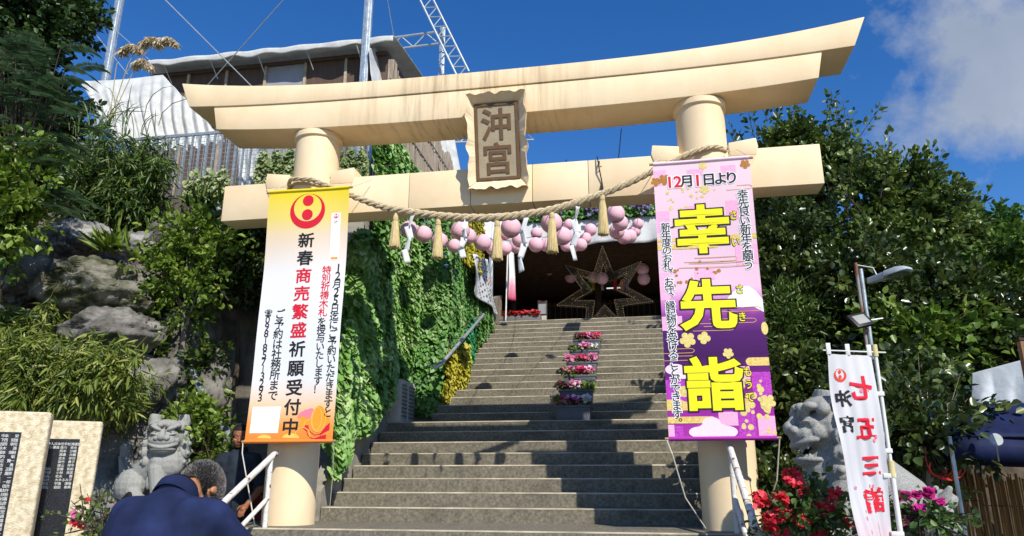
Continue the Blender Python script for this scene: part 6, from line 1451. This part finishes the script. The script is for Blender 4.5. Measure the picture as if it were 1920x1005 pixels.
flowering('thin rose bush with a few red and yellow blooms before the memorial slabs', 'rose_bush', 195, 985, 3.9, 72, 50, 30, .035, GM, 5, FR, .020, -1.13, clusters=4, extra=((FP, 4, 2, 'pink_flowers'), (IVYY, 6, 1, 'yellow_flowers')))
# stall on the right: reed screens, canopy, tarpaulin
RSC = mat('reed_screen', rgb('#6b4a26'), .8, .3, 4, .5, 30, col2=rgb('#b98d50'), stretch=(18, 18, .5))
def reed(label, p0, p1, h_, z0):
    p0, p1 = Vector(p0), Vector(p1); mb = MB(); n_ = int((p1 - p0).length / .011)
    for i in range(n_): q = p0.lerp(p1, i / n_); mb.tube([(q.x, q.y + random.uniform(-.004, .004), z0), (q.x + random.uniform(-.01, .01), q.y + random.uniform(-.01, .01), z0 + h_ + random.uniform(-.04, .02))], .0062, 4, False)
    t = thing('reed_screen', label, 'screen', (*p0.xy, z0), 'reed screens at the stall'); mb.build('reeds', RSC, t); tw = MB()
    for z in (.15, .5, .85): tw.tube([p0 + Vector((0, -.008, h_ * z + z0)), p1 + Vector((0, -.008, h_ * z + z0))], .003, 4)
    tw.build('binding', BLK, t)
ry = 7.0; A1, A2, A3 = at(1722, 900, ry), at(1835, 900, ry), at(1960, 900, ry - .5)
reed('dark reed screen behind the branching shrub at the right', (A1.x, ry, 0), (A2.x, ry, 0), 1.62, -1.1); reed('sunlit reed screen at the right edge under the navy canopy', (A2.x - .03, ry - .06, 0), (A3.x, ry - .45, 0), 1.58, -1.1)
CAN = mat('navy_canopy', rgb('#111936'), .7, .1, 5, .3, 12, spec=.2, col2=rgb('#1a2650')); ap = at(1838, 757, 6.5); e0 = at(1780, 818, 6.15); e1 = at(1960, 850, 5.4)
cn = thing('canopy_tent', 'navy blue canopy roof over the stall at the right edge', 'canopy', (ap.x + .6, ap.y, -1.13)); zc = e0.z
ridge2 = ap + Vector((1.4, -.1, -.02)); cnr = [Vector((e0.x, e0.y, zc)), Vector((e0.x + 2.3, e0.y - .3, zc)), Vector((e0.x + 2.5, e0.y + 1.3, zc)), Vector((e0.x + .2, e0.y + 1.3, zc))]
def tri(p, q, r_, s_): return lambda u, v: (p.lerp(q, u).lerp(s_.lerp(r_, u), v)) - Vector((0, 0, .02 * math.sin(math.pi * u) * (1 - v)))
mb = MB(); mb.grid(tri(cnr[0], cnr[1], ridge2, ap), 16, 8).grid(tri(cnr[1], cnr[2], ridge2, ridge2), 10, 6).grid(tri(cnr[2], cnr[3], ap, ridge2), 16, 8).grid(tri(cnr[3], cnr[0], ap, ap), 10, 6)
for i in range(4):
    p, q = cnr[i], cnr[(i + 1) % 4]; mb.grid(lambda u, v: p.lerp(q, u) - Vector((0, 0, .16 * v + .03 * math.sin(math.pi * u) * 2 - 0)) , 12, 2)
me = solid(mb.mesh('c', True), .006); link('roof', me, CAN, cn)
for p in cnr: MB().tube([(p.x, p.y, -1.13), (p.x, p.y, p.z)], .016, 8).build('pole', STEEL, cn, True)
drape('grey_tarpaulin', 'creased pale grey tarpaulin hanging above the navy canopy', [at(1822, 700, 7.6), at(1990, 655, 7.3), at(1990, 800, 7.2), at(1818, 778, 7.5)], 4, .022, mat('pale_grey_tarp', rgb('#b4babc'), .6, .08, 4, .4, 10), nu=50, nv=30)
pw_ = at(1917, 640, 5.6); t = thing('wooden_post', 'brown wooden post at the right frame edge above the canopy', 'post', (pw_.x, 5.6, -1.13)); MB().box((pw_.x, 5.6, (pw_.z - 1.13) / 2), (.055, .055, pw_.z + 1.13)).build('shaft', mat('post_timber', rgb('#8d6a48'), .8, .2, 6, .3, 40, stretch=(4, 4, .5)), t, bevel=.004); MB().box((pw_.x, 5.6, pw_.z + .012), (.065, .065, .02)).build('cap', DWOOD, t)
dk = at(1868, 824, 5.9); t = thing('paper_fan', 'round pale paper fan stuck among the leaves below the navy canopy', 'fan', dk); MB().lathe([(.001, -.004), (.044, -.004), (.046, 0), (.044, .004), (.001, .004)], (0, 0, 0), 26).build('disc', mat('aged_fan_paper', rgb('#a8aba8'), .7, .1, 20), t, local=True); t.rotation_euler = (R(78), R(12), 0); MB().tube([(0, -.05, 0), (.01, -.16, 0)], .005, 6).build('handle', WOOD, t, local=True)
rc_ = at(1762, 888, 6.3); t = thing('cord_tangle', 'tangle of bright red cord hanging on the branch before the reed screen', 'tangle', rc_); mb = MB()
for i in range(6):
    r_ = .045 + .016 * i; c_ = rc_ + Vector((.012 * i - .02, -.012 * i, .02 + .006 * i)); a0 = random.uniform(2.6, 3.4); mb.tube([c_ + Vector((r_ * math.cos(a0 + t * .33), .01 * math.sin(t), r_ * .8 * math.sin(a0 + t * .33))) for t in range(11)], .0042, 5)
mb.tube([rc_ + Vector((-.07, 0, 0)), rc_ + Vector((-.085, 0, .10)), rc_ + Vector((-.075, 0, .20))], .004, 5)
mb.build('loops', plain('red_cord_paint', rgb('#e0342f'), .5), t)
sp_ = at(1745, 880, 6.5); tag(MB().tube([(sp_.x, 6.5, -1.1), (sp_.x - .02, 6.5, sp_.z), (sp_.x - .05, 6.5, sp_.z + .18)], [.03, .028, .024], 9).build('pale_stake', mat('pale_stake', rgb('#a8a296'), .7, .2, 8), None, True, loc=(sp_.x, 6.5, -1.1)), 'pale upright stake beside the red cord tangle', 'stake')
